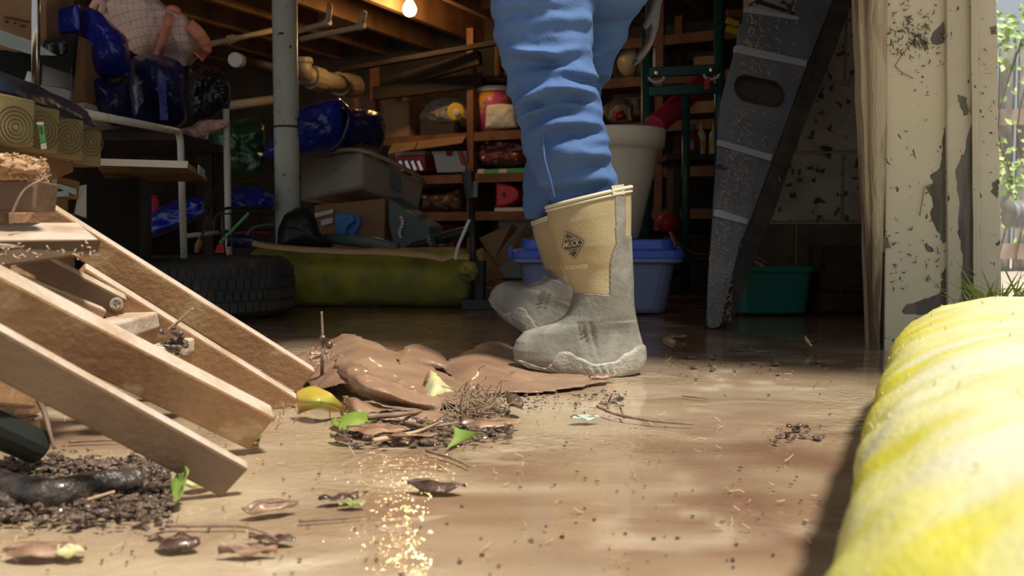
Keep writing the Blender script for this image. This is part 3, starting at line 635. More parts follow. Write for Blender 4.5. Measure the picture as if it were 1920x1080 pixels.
sh = MB(); limb(sh, [hip+V((0,0,.17)), (hip+chest)/2, chest, neck-V((0,0,.03))], (.145, .10)); sh.ball(chest+V((0,.085,.05)), .095); sh.ball(chest+V((0,-.085,.05)), .095)
limb(sh, [shL, elL], (.062, .05)); limb(sh, [elL, haL.lerp(elL, .12)], (.05, .036)); limb(sh, [shR, elR], (.062, .05)); limb(sh, [elR, haR.lerp(elR, .12)], (.05, .036))
obj('shirt', sh, M['shirt'], per, remesh=0.011)
hr = MB(); hr.ball(head+V((.02, 0, .028)), (.092, .082, .105), 20, 10); obj('hair', hr, M['hair'], per, smooth=True)
for hp, axs, pns, ths in ((haL, (-.05, 0, -1), (-1, 0, .1), (0, -1, 0)), (haR, (-.3, 0, -1), (.2, 1, 0), (-1, 0, .1))):
    gl = MB(); hand(gl, hp, axs, pns, ths, 1.06); limb(gl, [hp, hp-V(axs).normalized()*.05], (.03, .033)); obj('work_glove', gl, M['glove'], per, remesh=0.005)
for s in (-1, 1):
    e = MB(); e.ball(head+V((-.082, s*.032, .012)), .013); obj('eye', e, M['white'], per, smooth=True)

# jeans: each leg a tube of rings with its folds, fused into one garment
folds = [  # y at left, y at right (px), amplitude m, width px, sag
    (118, 98, .010, 9, 8), (100, 138, .009, 8, 0), (172, 150, .011, 8, -14), (200, 172, .009, 7, 6), (212, 190, .013, 8, -22), (232, 213, .010, 7, -16),
    (262, 240, .009, 9, -10), (285, 262, .006, 9, 6), (318, 292, .008, 10, -8), (60, 48, .005, 10, 4), (25, 18, .005, 9, 4), (345, 330, .006, 9, 4)]
def leg(mb, rows, d, seed, amp=1.0, n=72, step=3.0, dk=0.92):
    ys = [r_[0] for r_ in rows]; y = ys[0]; rings = []
    while y <= ys[-1]+.01:
        i = max(k for k in range(len(ys)) if ys[k] <= y); i = min(i, len(rows)-2); t = (y-ys[i])/(ys[i+1]-ys[i])
        t2 = t*t*(3-2*t); xl = rows[i][1]+(rows[i+1][1]-rows[i][1])*t2; xr = rows[i][2]+(rows[i+1][2]-rows[i][2])*t2
        dd = d(y) if callable(d) else d; z = W(960, y, dd).z; c = V(((PX(xl, dd)+PX(xr, dd))/2, dd, z)); a = (xr-xl)*dd/FPX/2
        ring = []
        for k in range(n):
            th = 2*math.pi*k/n; u_ = (math.cos(th)+1)/2; q = 0.0
            for (yl, yr, am, wd_, sg) in folds:
                yy = yl + (yr-yl)*u_ + sg*math.sin(math.pi*u_)*(1 if math.sin(th) < 0 else .6); g = (y-yy)/wd_
                q += 1.9*am*(math.exp(-g*g) - 0.7*math.exp(-(g-1.7)**2))*(0.55+0.45*math.sin(th*2+yl))
            p0 = V((math.cos(th), math.sin(th), y*0.02+seed)); q *= .4+.6*abs(math.sin(th)); q += noise.noise(p0*1.7)*.006 + noise.noise(p0*4.1)*.003
            ring.append(c + V((math.cos(th)*(a+q*amp), math.sin(th)*(a*(dk-.28*max(0,min(1,(y-290)/60)))+q*amp*(1-.75*max(0,min(1,(y-325)/35)))), noise.noise(p0*2.3)*.004)))
        rings.append(ring); y += step
    mb.loft(rings[::-1])
jm = MB()
leg(jm, [(-75, 917, 1150), (-60, 915, 1146), (0, 922, 1113), (60, 928, 1110), (110, 937, 1108), (150, 950, 1115), (180, 956, 1124), (215, 966, 1130), (250, 975, 1134), (300, 988, 1146), (345, 1006, 1158), (365, 1030, 1162), (390, 1036, 1160), (430, 1042, 1158)], 2.0, 0)
leg(jm, [(-75, 1074, 1226), (-60, 1072, 1224), (0, 1062, 1201), (60, 1050, 1176), (120, 1040, 1150), (180, 1020, 1126), (240, 995, 1096), (300, 985, 1060), (350, 980, 1040), (390, 979, 1028), (412, 982, 1022)], lambda y: 2.19+max(0, y-100)*0.0003, 5, 0.8)
jm.ball(hip+V((0,0,-.01)), (.135, .155, .13), 24, 12); limb(jm, [hip, hip+V((0,0,.14))], (.13, .135), 20); jm.ball(V((.155, 2.02, .93)), (.12, .10, .09), 20, 10); jm.ball(V((.235, 2.19, .95)), (.11, .09, .10), 20, 10)
jeans = obj('jeans', jm, M['jeans'], per, remesh=0.0055)
sm = MB(); sm.tube(path([V((PX(1016), 2.0-.074, PZ(252))), V((PX(1018), 2.0-.084, PZ(300))), V((PX(1030), 2.0-.080, PZ(345))), V((PX(1036), 2.0-.072, PZ(372)))], 14), .0022, 6)
obj('side_seam', sm, M['stitch'], jeans)

# boots
BOOT = [(352, 1025, 1182, .080), (395, 1028, 1183, .079), (450, 1044, 1183, .072), (500, 1059, 1186, .059), (535, 1072, 1188, .056), (552, 1076, 1188, .055), (572, 1071, 1189, .054), (590, 1062, 1192, .053), (604, 1042, 1195, .052), (613, 1008, 1197, .051), (622, 984, 1199, .0505), (638, 969, 1204, .051), (655, 963, 1208, .053), (672, 966, 1209, .054), (686, 985, 1204, .053), (697, 1018, 1196, .050), (705, 1075, 1175, .040)]
def brow(y):
    i = 0
    while i < len(BOOT)-2 and BOOT[i+1][0] <= y: i += 1
    a, b = BOOT[i], BOOT[i+1]; t = max(0, min(1, (y-a[0])/(b[0]-a[0]))); return [a[k]+(b[k]-a[k])*t for k in (1, 2, 3)]
def bpt(y, th, off=0.0):                # a point of the boot: height row y, angle th (0 heel side, pi toe side, 3pi/2 the near face), as photographed px
    xl, xr, hw = brow(y); a = (xr-xl)/2; cx = (xl+xr)/2
    e = 2/2.25 if y > 600 else 1.0
    cs = math.copysign(abs(math.cos(th))**e, math.cos(th)); sn = math.copysign(abs(math.sin(th))**e, math.sin(th))
    if y > 600: hw = hw*(0.86+0.14*abs(math.cos(th*.5+.4)))
    x = cx + cs*(a+off/K_); tilt = max(0, min(1, (552-y)/200)); yy = y - tilt*((x-cx)/a*19 - 18)*1.0
    return x, yy, sn*(hw+off)
def boot_front(px, py, off):            # the near surface of the shaft at a spot of the boot
    y = py
    for _ in range(12):
        xl, xr, hw = brow(y); cx = (xl+xr)/2; a = (xr-xl)/2; tilt = max(0, min(1, (552-y)/200)); y = py + tilt*((px-cx)/a*19-18)
    c = max(-.98, min(.98, (px-cx)/a)); return px, py, -(math.sqrt(1-c*c)*hw+off)
def sole_top(x):
    pts = [(940, 668), (975, 672), (1010, 684), (1030, 676), (1052, 653), (1066, 652), (1085, 664), (1110, 676), (1145, 672), (1175, 656), (1195, 645), (1230, 642)]
    for i in range(len(pts)-1):
        if pts[i][0] <= x <= pts[i+1][0]:
            t = (x-pts[i][0])/(pts[i+1][0]-pts[i][0]); return pts[i][1]+(pts[i+1][1]-pts[i][1])*(t*t*(3-2*t))
    return 660
def is_grey(x, y):
    if y > 550: return True
    if 1148 - (y-355)*-.02 < x < 1167 and y > 300: return True
    if y > 445:
        xb = 1160 - 20*math.sqrt(min(1, (y-445)/45)); return x > xb
    return False
def make_boot(T):
    """T maps the boot's own side-view coordinates to the place"""
    bt = thing('rubber_boot', '', 'boot', (0, 0, 0)); del bt['label']; del bt['category']; bt.parent = per; bt.location = T(1090, 704, 0)-per.location
    n = 200; ys = [352+1.75*i for i in range(202)]
    for nm, want, off, m in (('shaft', False, 0.0, M['neoprene']), ('rubber_foot', True, 0.0016, M['bootgrey'])):
        mb = MB(); vs = []
        for y in ys:
            for k in range(n):
                th = 2*math.pi*k/n; x, yy, dy = bpt(y, th, off); cr_ = 0.0
                if want and 600 < y < 668 and 1070 < x < 1125:      # ankle creases
                    for cxx in (1088, 1096, 1110): cr_ -= .0065*math.exp(-((x-cxx-(y-630)*.22)/2.6)**2)*math.exp(-((y-630)/26)**2)
                cr_ += noise.noise(V((x*.03, y*.03, dy*20)))*.0016
                sg = 1 if dy >= 0 else -1; vs.append((T(x, yy, dy+sg*cr_), is_grey(x, yy)))
        fs = []
        for i in range(len(ys)-1):
            for k in range(n):
                k2 = (k+1) % n; q = (i*n+k, i*n+k2, (i+1)*n+k2, (i+1)*n+k)
                g = sum(vs[t][1] for t in q) >= 2
                if g == want: fs.append(q[::-1])
        used = sorted({t for q in fs for t in q}); ix = {t: j for j, t in enumerate(used)}
        if want: fs = fs; 
        mb.add([vs[t][0] for t in used], [tuple(ix[t] for t in q) for q in fs])
        o = obj(nm, mb, m, bt, smooth=True); k = o.modifiers.new('thickness', 'SOLIDIFY'); k.thickness = .006; k.offset = -1
    sl = MB(); rings = []
    for r_ in range(15):
        t = r_/14; ring = []
        for k in range(160):
            th = 2*math.pi*k/160; x0 = bpt(670, th)[0]; yt = sole_top(x0); yb = 706; y = yt+(yb-yt)*t
            y = min(y, 705); off = .0065 - (.004*max(0, t-.75)*4)
            if x0 < 1035 or (1085 < x0 < 1150): off += .0028*math.sin(x0*.42)*math.sin(math.pi*min(1, t*1.3))
            if r_ == 0: off = .001
            x, yy, dy = bpt(y, th, off); ring.append(T(x, yy, dy))
        rings.append(ring)
    sl.loft(rings[::-1]); obj('sole', sl, M['sole'], bt, smooth=True)
    rim = MB(); loop = [T(*bpt(352, 2*math.pi*k/64, .001)) for k in range(65)]; rim.tube(loop, .0042, 8, cap=False)
    loop = [T(bpt(360, 2*math.pi*k/64, .001)[0], bpt(360, 2*math.pi*k/64, .001)[1], bpt(360, 2*math.pi*k/64, .001)[2]) for k in range(65)]; rim.tube(loop, .003, 8, cap=False)
    obj('rim_binding', rim, M['piping'], bt, smooth=True)
    tb_ = MB(); tb_.prism([T(*boot_front(x, y, .006)) for x, y in ((1139, 352), (1163, 348), (1165, 366), (1142, 369))], V((0, .003, 0))); obj('pull_tab', tb_, M['piping'], bt)
    return bt
bt1 = make_boot(lambda x, y, dy: V((PX(x), PD+dy, PZ(y) - 0.0)))
def on_boot(x, y, off=.0035): 
    a, b, c = boot_front(x, y, off); return V((PX(a), PD+c, PZ(b)))
def text_mesh(s_, bold=0.0):
    cu = bpy.data.curves.new('t', 'FONT'); cu.body = s_; cu.offset = bold; cu.resolution_u = 3; o = bpy.data.objects.new('t', cu)
    COL.objects.link(o); bpy.context.view_layer.update(); me = bpy.data.meshes.new_from_object(o.evaluated_get(bpy.context.evaluated_depsgraph_get()))
    vs = [v.co.copy() for v in me.vertices]; fs = [tuple(p.vertices) for p in me.polygons]
    bpy.data.objects.remove(o); bpy.data.curves.remove(cu); bpy.data.meshes.remove(me)
    x0 = min(v.x for v in vs); x1 = max(v.x for v in vs); y0 = min(v.y for v in vs); y1 = max(v.y for v in vs)
    return [((v.x-x0)/(x1-x0), (v.y-y0)/(y1-y0)) for v in vs], fs
def write(name, s_, quad, pos, m, parent, bold=0.01):   # quad: bottom left, bottom right, top right, top left
    vs, fs = text_mesh(s_, bold); bl, br, tr, tl = [V((*q, 0)) for q in quad]; mb = MB(); P = []
    for u_, v_ in vs:
        q = bl.lerp(br, u_).lerp(tl.lerp(tr, u_), v_); P.append(pos(q.x, q.y))
    mb.add(P, fs); return obj(name, mb, m, parent)
D4 = [V((1058, 434, 0)), V((1091, 452, 0)), V((1074, 485, 0)), V((1051, 463, 0))]
def dia(s_): c = sum(D4, V((0,0,0)))/4; return [c+(p-c)*s_ for p in D4]
def diamond(mb, s0, s1, off):
    n = 10; A, B = dia(s0), dia(s1)
    for i in range(4):
        for k in range(n):
            q = [A[i].lerp(A[(i+1) % 4], k/n), A[i].lerp(A[(i+1) % 4], (k+1)/n), B[i].lerp(B[(i+1) % 4], (k+1)/n), B[i].lerp(B[(i+1) % 4], k/n)]
            mb.add([on_boot(p.x, p.y, off) for p in q], [(3, 2, 1, 0)])
lg = MB(); diamond(lg, 1.0, 0.01, .0042); patch_o = obj('logo_patch', lg, M['logodark'], bt1)
l2 = MB(); diamond(l2, 0.93, 0.86, .0050); obj('logo_border', l2, M['logotan'], patch_o)
pos_l = lambda x, y: on_boot(x, y, .0054)
write('logo_lettering', 'MUCK', [(1054, 465), (1083, 459), (1082, 448), (1056, 454)], pos_l, M['logotan'], patch_o, .015)
write('logo_lettering', 'THE ORIGINAL', [(1056, 451), (1078, 449), (1074, 444), (1057, 446)], pos_l, M['logotan'], patch_o)
write('logo_lettering', 'BOOT CO.', [(1062, 474), (1081, 469), (1082, 462), (1060, 467)], pos_l, M['logotan'], patch_o)
write('shaft_lettering', 'EDGEWATER', [(1059, 505), (1098, 501), (1098, 493), (1059, 497)], lambda x, y: on_boot(x, y, .005), M['ink2'], bt1, .02)
# the far boot swings forward: same boot turned toe up about its heel
a_ = R(27); d2 = 2.32
def T2(x, y, dy):
    def rot(lx, lz, a): return lx*math.cos(a)+lz*math.sin(a), -lx*math.sin(a)+lz*math.cos(a)
    sx, sz = K_*.80, K_*.95; lx = (x-1195)*sx; lz = -(y-705)*sz
    if y < 565:                                             # the shaft stays nearly upright above the ankle
        px0, pz0 = (1132-1195)*sx, -(565-705)*sz; X0, Z0 = rot(px0, pz0, a_)
        t = min(1, (565-y)/45); dx, dz = rot((lx-px0)*.62/.80, (lz-pz0)*.82, a_*(1-t)-R(2)*t); X, Z = X0+dx, Z0+dz
    else: X, Z = rot(lx, lz, a_)
    return V((PX(1046, d2)+X, d2+dy*.95, max(0.004, 0.012+Z)))
bt2 = make_boot(T2)
# ------------------------------------------------------------------ lamp under the joists, pipes, post
bc = W(768, 17, 5.75)
lamp = thing('light_bulb', 'bare glowing light bulb hanging from the joists', 'light bulb', bc)
mb = MB(); mb.lathe(bc, [(.012,.075),(.016,.06),(.022,.045),(.036,.022),(.043,0),(.040,-.018),(.028,-.036),(.010,-.044)], 20); obj('glass', mb, M['bulb'], lamp, smooth=True)
mb = MB(); mb.lathe(bc+V((0,0,.07)), [(.017,0),(.018,.03),(.05,.035),(.055,.05),(.05,.06)], 18); obj('lamp_holder', mb, M['porcelain'], lamp)
one('junction_box', MB().box(S(693, 8)+U*-.35+V((0,0,.03)), (.11,.11,.09), Matrix.Rotation(R(-26), 3, 'Z')), M['iron'], 'small brown junction box on a joist left of the bulb', 'junction box', bevel=.006)
pb = W(540, 440, 4.3); pb.z = 0
mb = MB(); mb.lathe(pb, [(.058,0),(.058,.9),(.0585,.905),(.058,.91),(.058,1.6)], 32)
post = one('steel_post', mb, M['post'], 'pale green painted steel post holding up the basement ceiling', 'post', smooth=False)
for p in post.data.polygons: p.use_smooth = len(p.vertices) == 4
mb = MB(); mb.lathe(pb, [(.0585,.805),(.0592,.808),(.0592,.812),(.0585,.815)], 32, cap=False); obj('joint_band', mb, M['iron'], post)
def pipe(name, pts, r, m, label, bends=True, fit=None):
    t = thing(name, label, 'pipe', V(pts[0])); mb = MB(); mb.tube(pts if len(pts) == 2 else path_round(pts, r*2.2), r, 12); obj('tube', mb, m, t, smooth=True)
    for p, q, rr in (fit or []):
        k = MB(); k.tube([V(p), V(q)], rr, 14); obj('fitting', k, M['pvc'] if m is not M['copper'] else M['copper'], t, bevel=.003)
    return t
def path_round(P, r):
    P = [V(p) for p in P]; out = [P[0]]
    for i in range(1, len(P)-1):
        a = (P[i-1]-P[i]).normalized()*r; b = (P[i+1]-P[i]).normalized()*r
        for k in range(6):
            t = k/5; out.append((P[i]+a)*(1-t)**2 + P[i]*2*t*(1-t) + (P[i]+b)*t*t)
    return out + [P[-1]]
pipe('waste_pipe', [W(446, 113, 5.02), W(560, 142, 5.9)], .036, M['iron'], 'dark waste pipe with a white screw cap near the red checked bag',
     fit=[(W(441,112,4.95), W(448,114,5.03), .040)])
[c for c in bpy.data.objects['waste_pipe'].children if c.name.startswith('fitting')][0].data.materials[0] = M['pvcw']
pipe('drain_stack', [W(555, 138, 5.9), W(600, 150, 6.0), W(650, 160, 6.6)], .065, M['pvc'], 'fat cream drain pipe with collars right behind the post',
     fit=[(W(583,145,5.97), W(604,151,6.05), .078), (W(636,157,6.45), W(664,162,6.75), .085)])
pipe('vent_pipe', [W(566, 112, 5.9), W(570, 150, 5.9)], .06, M['pvc'], 'short upright cream pipe joint beside the post', fit=[(W(566,110,5.9), W(567,120,5.9), .068)])
pipe('water_pipe', [W(565, 73, 5.6), W(676, 50, 5.35), W(683, 22, 5.3)], .017, M['copper'], 'thin painted water pipe bending up beside the joist right of the post', fit=[(W(672,51,5.36), W(682,47,5.34), .023)])
pipe('water_pipe', [W(540, 64, 5.6), W(615, 42, 5.4), W(619, 8, 5.35)], .017, M['copper'], 'upper thin water pipe running behind the top of the post', fit=[(W(609,44,5.42), W(618,41,5.4), .023)])
pipe('water_pipe', [W(380, 86, 5.2), W(510, 57, 5.6)], .016, M['copper'], 'thin grey pipe running from the checked bag to the post', fit=[(W(428,75,5.35), W(440,72,5.38), .026)])
pipe('wall_pipe', [W(430, 198, 6.4), W(520, 186, 6.6)], .032, M['copper'], 'pale horizontal pipe behind the post above the green bag')
for k, (x0, y0, x1, y1, d0, d1) in enumerate(((640,132,1000,68,6.3,5.9), (716,162,900,108,6.5,6.1), (700,176,905,150,6.4,6.3))):
    one('spare_lumber', MB().bar(W(x0, y0, d0), W(x1, y1, d1), .05, (.03,.09,.09)[k]), M['deepwood'], ('long dark board lying on the top of the shelves', 'dark board slanting behind the shelf post', 'lowest dark board lying along the shelf top')[k], 'board')
# ------------------------------------------------------------------ shelves along the back
def shelf_unit():
    un = thing('storage_shelves', 'rough brown wooden storage shelves along the back of the basement', 'shelves', S(885, 440)*1.0)
    un.location.z = 0
    for px, zt in ((705, 1.55), (885, 1.72), (1040, 1.7), (1235, 1.75), (1420, 1.7)):
        p = S(px); p.z = 0; mb = MB(); mb.bar(p+V((0,0,0)), p+V((0,0,zt)), .05, .05, U); obj('upright', mb, M['shelfwood'], un)
        q = p+U*.42; mb = MB(); mb.bar(q, q+V((0,0,zt)), .05, .05, U); obj('upright', mb, M['shelfwood'], un)
    for z, x0, x1 in ((.445, 640, 1420), (.705, 640, 1420), (.99, 700, 1420), (1.28, 1060, 1420), (1.52, 1060, 1420)):
        a = S(x0); b = S(x1); a.z = b.z = z
        mb = MB(); mb.bar(a+U*.21, b+U*.21, .42, .025); obj('shelf_board', mb, M['shelfwood'], un)
        mb = MB(); mb.bar(a-U*.01-V((0,0,.01)), b-U*.01-V((0,0,.01)), .02, .06); obj('front_rail', mb, M['shelfwood'], un)
    return un
shelf_unit()
def sbox(x0, y0, x1, y1, dep, k=0.03):
    a = S(x0, (y0+y1)/2, k); b = S(x1, (y0+y1)/2, k); m = (x0+x1)/2; zt = S(m, y0, k).z; zb = S(m, y1, k).z
    P = [V((a.x,a.y,zb)), V((b.x,b.y,zb)), V((b.x,b.y,zt)), V((a.x,a.y,zt))]; return MB().prism(P, U*dep)
def spos(k): return lambda x, y: S(x, y, k)
def spuff(ol, th, seed, k=0.15, **kw): return puff(ol, spos(k), th, seed, dir_=-U, **kw)
one('cardboard_box', sbox(712, 190, 767, 259, .35), M['cardboard'], 'tall closed cardboard box on the shelf left of the bagged bundle', 'box', bevel=.004)
one('cardboard_box', sbox(640, 178, 702, 240, .3, .2), M['card_in'], 'brown carton behind the blue bags left of the shelf post', 'box', bevel=.004)
one('bagged_bundle', spuff([(792,226),(800,206),(815,188),(835,182),(862,184),(882,196),(886,225),(880,240),(800,240)], .16, 3, crumple=.02), M['clear'], 'clear plastic bag bundle on top of the dark tray', 'bag', smooth=True)
ft = thing('yellow_dial', 'round yellow disc at the front of the clear bundle', 'toy', S(855, 212, -.05)); ft.location.z -= .06
mt = Matrix.Rotation(R(90), 3, 'X'); mb = MB(); mb.lathe(S(855, 210, -.05), [(.056,0),(.06,.01),(.06,.025),(.05,.03)], 22, mt); obj('disc', mb, M['yellowp'], ft)
mb = MB(); mb.lathe(S(857, 212, -.055), [(.02,.0),(.022,.05),(.012,.055)], 14, mt); obj('hub', mb, M['white'], ft)
one('dark_tray', sbox(787, 222, 858, 252, .3), M['darkcloth'], 'dark shallow box under the clear bundle', 'box', bevel=.004)
one('burlap_sack', spuff([(858,222),(875,215),(890,222),(892,240),(868,242)], .1, 6), M['card_in'], 'brown sack beside the dark box on the shelf', 'sack', smooth=True)
cx = thing('open_carton', 'open cardboard carton with two flaps hanging over the shelf edge', 'box', S(800, 283))
obj('body', sbox(728, 264, 876, 321, .10, .31), M['card_in'], cx)
def qpr(quad, off, fn): return MB().prism([fn(x, y) for x, y in quad], off)
for q in (((727,289),(777,279),(786,258),(739,262)), ((779,280),(866,268),(877,248),(787,258))):
    P = [S(q[0][0],q[0][1],-.12), S(q[1][0],q[1][1],-.12), S(q[2][0],q[2][1],.02), S(q[3][0],q[3][1],.02)]; obj('flap', MB().prism(P, V((0,.004,-.004))), M['cardboard'], cx)
sp_ = thing('striped_pack', 'red and white striped pack with shiny silver bands on a low shelf', 'pack', S(770, 322, .03))
obj('pack', sbox(742, 290, 797, 322, .2), M['red'], sp_, bevel=.01)
for k in range(4):
    x = 748+11.5*k; P = [S(x,303,.024), S(x+5,301,.024), S(x+12,318,.024), S(x+7,320,.024)]; obj('band', MB().prism(P, -U*.008), M['chrome'], sp_)
obj('top_sheet', sbox(741, 284, 796, 296, .19, .04), M['paper'], sp_, bevel=.004)
wb = thing('white_bin', 'white plastic bin with red straps hanging over its rim', 'bin', S(846, 323, .05))
def taper(x0, y0, x1, y1, sh, dep, k=.03):
    a = S(x0,y0,k); b = S(x1,y0,k); c = S(x1-sh,y1,k); e = S(x0+sh,y1,k); zt = S((x0+x1)/2,y0,k).z; zb = S((x0+x1)/2,y1,k).z
    a.z = b.z = zt; c.z = e.z = zb
    r1 = [e, c, c+U*dep, e+U*dep]; r2 = [a, b, b+U*dep, a+U*dep]; return MB().loft([r1, r2])
obj('tub', taper(811, 285, 880, 323, 8, .24), M['white'], wb, bevel=.006)
rm = MB(); rm.loft([[S(809,289,.02), S(882,289,.02), S(882,289,.02)+U*.27, S(809,289,.02)+U*.27], [S(809,283,.02), S(882,283,.02), S(882,283,.02)+U*.27, S(809,283,.02)+U*.27]]); obj('rim', rm, M['white'], wb, bevel=.004)
for q in ([(858,284),(866,284),(874,312),(866,309)], [(873,284),(881,284),(884,310),(877,312)]):
    obj('strap', qpr(q, -U*.006, spos(.012)), M['red'], wb)
obj('strap', spuff([(836,284),(848,281),(846,292),(838,293)], .02, 4, k=.01, n=30, K=5), M['red'], wb)
one('floral_bag', spuff([(792,362),(815,364),(845,362),(862,356),(872,352),(876,372),(874,396),(830,399),(795,397)], .12, 8, k=.12), M['floral'], 'dark brown bag with yellow floral print on the lower shelf', 'bag', smooth=True)
bd = thing('candy_bucket', 'pink candy print bucket with a white rim on the shelf', 'bucket', S(930, 245, .12)); bd.location.z = 1.004
ctr = S(930, 240, .16); ctr.z = 1.004; dd = ctr.y/FPX
mb = MB(); mb.lathe(ctr, [(29*dd,0),(35*dd,55*dd*.94),(37*dd,78*dd)], 32); obj('pail', mb, M['candy'], bd, smooth=True)
mb = MB(); mb.lathe(ctr, [(37*dd,77*dd),(40*dd,77*dd),(40.5*dd,85*dd),(37*dd,86*dd)], 32); obj('rim', mb, M['white'], bd)
one('dark_scarf', spuff([(896,152),(915,143),(950,142),(975,150),(972,160),(900,160)], .12, 12, k=.16), M['darkcloth'], 'brown cloth heaped in the candy bucket', 'cloth', smooth=True)
one('paper_bag', spuff([(914,197),(940,194),(967,197),(972,240),(911,243)], .05, 9, k=.03, ex=.35, crumple=.006), M['paper'], 'crumpled white paper bag in front of the candy bucket', 'bag', smooth=True)
one('maroon_bundle', spuff([(897,270),(915,260),(945,257),(975,260),(1000,266),(1002,312),(960,316),(905,315)], .13, 10, k=.14, crumple=.015), M['maroon'], 'maroon clothes in a clear bag on the middle shelf', 'bag', smooth=True)
gb = thing('game_box', 'flat green and white box under the maroon bag', 'box', S(945, 327, .03))
obj('box', sbox(896, 316, 1010, 326, .3, .01), M['labelgreen'], gb)
for x0, x1 in ((897,909),(937,952)): obj('print_band', qpr([(x0,317),(x1,317),(x1-3,325),(x0-3,325)], -U*.003, spos(.009)), M['paper'], gb)
rc = thing('red_hat', 'bright red half-round cap on the lower shelf', 'cap', S(950, 387, .03))
P = [S(930,387,.0), S(930,343,.0)] + [S(930+42*math.cos(R(a)), 365-22*math.sin(R(a)), .0) for a in range(75, -76, -15)]
obj('cap', MB().prism(P, U*.12), M['red'], rc, bevel=.01)
obj('button', MB().lathe(S(944, 364, -.005), [(.012,0),(.012,.008)], 12, Matrix.Rotation(R(90), 3, 'X')), M['black'], rc)
one('white_tray', sbox(927, 389, 1005, 399, .3, 0), M['white'], 'long flat white tray below the red cap', 'tray', bevel=.003)
one('grey_carton', sbox(935, 406, 1005, 522, .25, .03), M['greycrate'], 'dull grey box under the white tray', 'box', bevel=.004)
for k, (ol, lab) in enumerate((([(800,424),(830,416),(868,418),(876,505),(795,508)], 'dark red brown cloth heap on the bottom shelf'), ([(770,345),(800,338),(870,340),(880,352),(800,358)], 'dark cloth bundle below the white bin'))):
    one('cloth_heap', spuff(ol, .12, 20+k, k=.15), (M['maroon'], M['darkcloth'])[k], lab, 'cloth', smooth=True)
# right bays
gl = thing('globe', 'old tan globe on a shelf behind the far leg', 'globe', S(1187, 152, .12)); gc = S(1187, 116, .14); gr = 29*gc.y/FPX
mb = MB(); mb.ball(gc, gr, 28, 16); obj('sphere', mb, M['globe'], gl, smooth=True)
mb = MB(); mb.tube([gc+V((math.sin(t)*.012, 0, 0)) + V((0, -math.sin(t), math.cos(t)))*(gr*1.06) for t in [2*math.pi*k/32 for k in range(33)]], .005, 6); obj('meridian', mb, M['darkmetal'], gl)
mb = MB(); mb.lathe(V((gc.x, gc.y, S(1187,152,.14).z)), [(.06,0),(.055,.015),(.014,.025),(.012,.05)], 18); obj('stand', mb, M['shelfwood'], gl)
for k, (ol, m, lab) in enumerate((([(1140,228),(1150,205),(1168,192),(1182,200),(1184,226),(1160,230)], 'clear', 'crumpled clear bag of red things on the shelf by the pot'), ([(1188,226),(1192,186),(1207,182),(1214,200),(1212,228)], 'floral', 'patterned bag leaning at the right of the clear bag'),
      ([(1133,198),(1160,182),(1178,186),(1170,222),(1136,226)], 'cardboard', 'brown paper bundle behind the clear bag'), ([(1152,214),(1168,206),(1176,222),(1156,228)], 'red', 'small red packet inside the shelf bags'))):
    one('shelf_bag', spuff(ol, (.1, .1, .08, .05)[k], 30+k, k=(.08, .1, .25, .0)[k], n=50, K=10), M[m], lab, 'bag', smooth=True)
one('paper_roll', MB().tube([S(1165, 190, .36), S(1210, 190, .36)], .03, 12), M['paper'], 'pale rolled paper behind the shelf bags', 'paper roll')
for k, (x0, y0, x1, y1, m, lab) in enumerate(((1224,88,1232,140,'paper','narrow pale carton behind the green frame'), (1285,190,1340,212,'cardboard','low tan box on the shelf behind the foam tube'), (1300,105,1345,130,'cardboard','tan bundle on the upper shelf behind the green frame'), (1230,150,1300,153,'paper','flat pale sheet on the upper shelf'))):
    one('shelf_box', sbox(x0, y0, x1, y1, .2, .06), M[m], lab, 'box', bevel=.003)
gf = thing('folding_frame', 'dark green folding tube frame with cross bars standing behind the pot', 'frame', W(1283, 450, 4.3)); gf.location.z = 0
dg = 4.3
def gbar(n, a, b, r_): k = MB(); k.tube([a, b], r_, 12); obj(n, k, M['hgreen'], gf, smooth=True)
zf = lambda x: V((W(x, 440, dg).x, dg, .02))
gbar('upright', zf(1212), W(1213, 24, dg), .026); gbar('upright', zf(1352), W(1348, -60, dg), .026); gbar('centre_bar', zf(1287), W(1286, 172, dg), .02)
for y in (135, 171):
    k = MB(); k.bar(W(1216, y+1, dg-.02), W(1346, y-5, dg-.02), .03, .045); obj('cross_bar', k, M['hgreen'], gf, bevel=.004)
for x, y in ((1231,136),(1334,131)):
    k = MB(); k.lathe(W(x, y, dg-.04), [(.015,0),(.013,.012),(.004,.015)], 12, Matrix.Rotation(R(90), 3, 'X')); obj('bolt', k, M['steel'], gf)
    k = MB(); k.tube([W(x+14*math.cos(R(a)), y+8+10*math.sin(R(a)), dg-.03) for a in range(0, 181, 20)], .007, 8); obj('hook', k, M['white_tube'], gf)
one('foam_tube', MB().tube([W(1226, 238, 4.25), W(1322, 150, 4.75)], .052, 18), M['crimson'], 'crimson foam tube leaning through the green frame', 'foam tube', smooth=False, bevel=.01)
one('red_tag', MB().prism([W(1320,152,4.2), W(1332,142,4.2), W(1330,165,4.2), W(1322,168,4.2)], (0,.01,0)), M['red'], 'small red tag hanging by the frame hook', 'tag')
tb0 = W(1318, 288, 4.6)
one('side_table', MB().box((tb0.x+.02, 4.7, tb0.z-.02), (.42, .3, .03)).box((tb0.x-.12, 4.75, (tb0.z-.03)/2), (.04, .2, tb0.z-.04)).box((tb0.x+.16, 4.75, (tb0.z-.03)/2), (.04, .2, tb0.z-.04)), M['darkcloth'], 'dark low table behind the pale pot', 'table', bevel=.004)
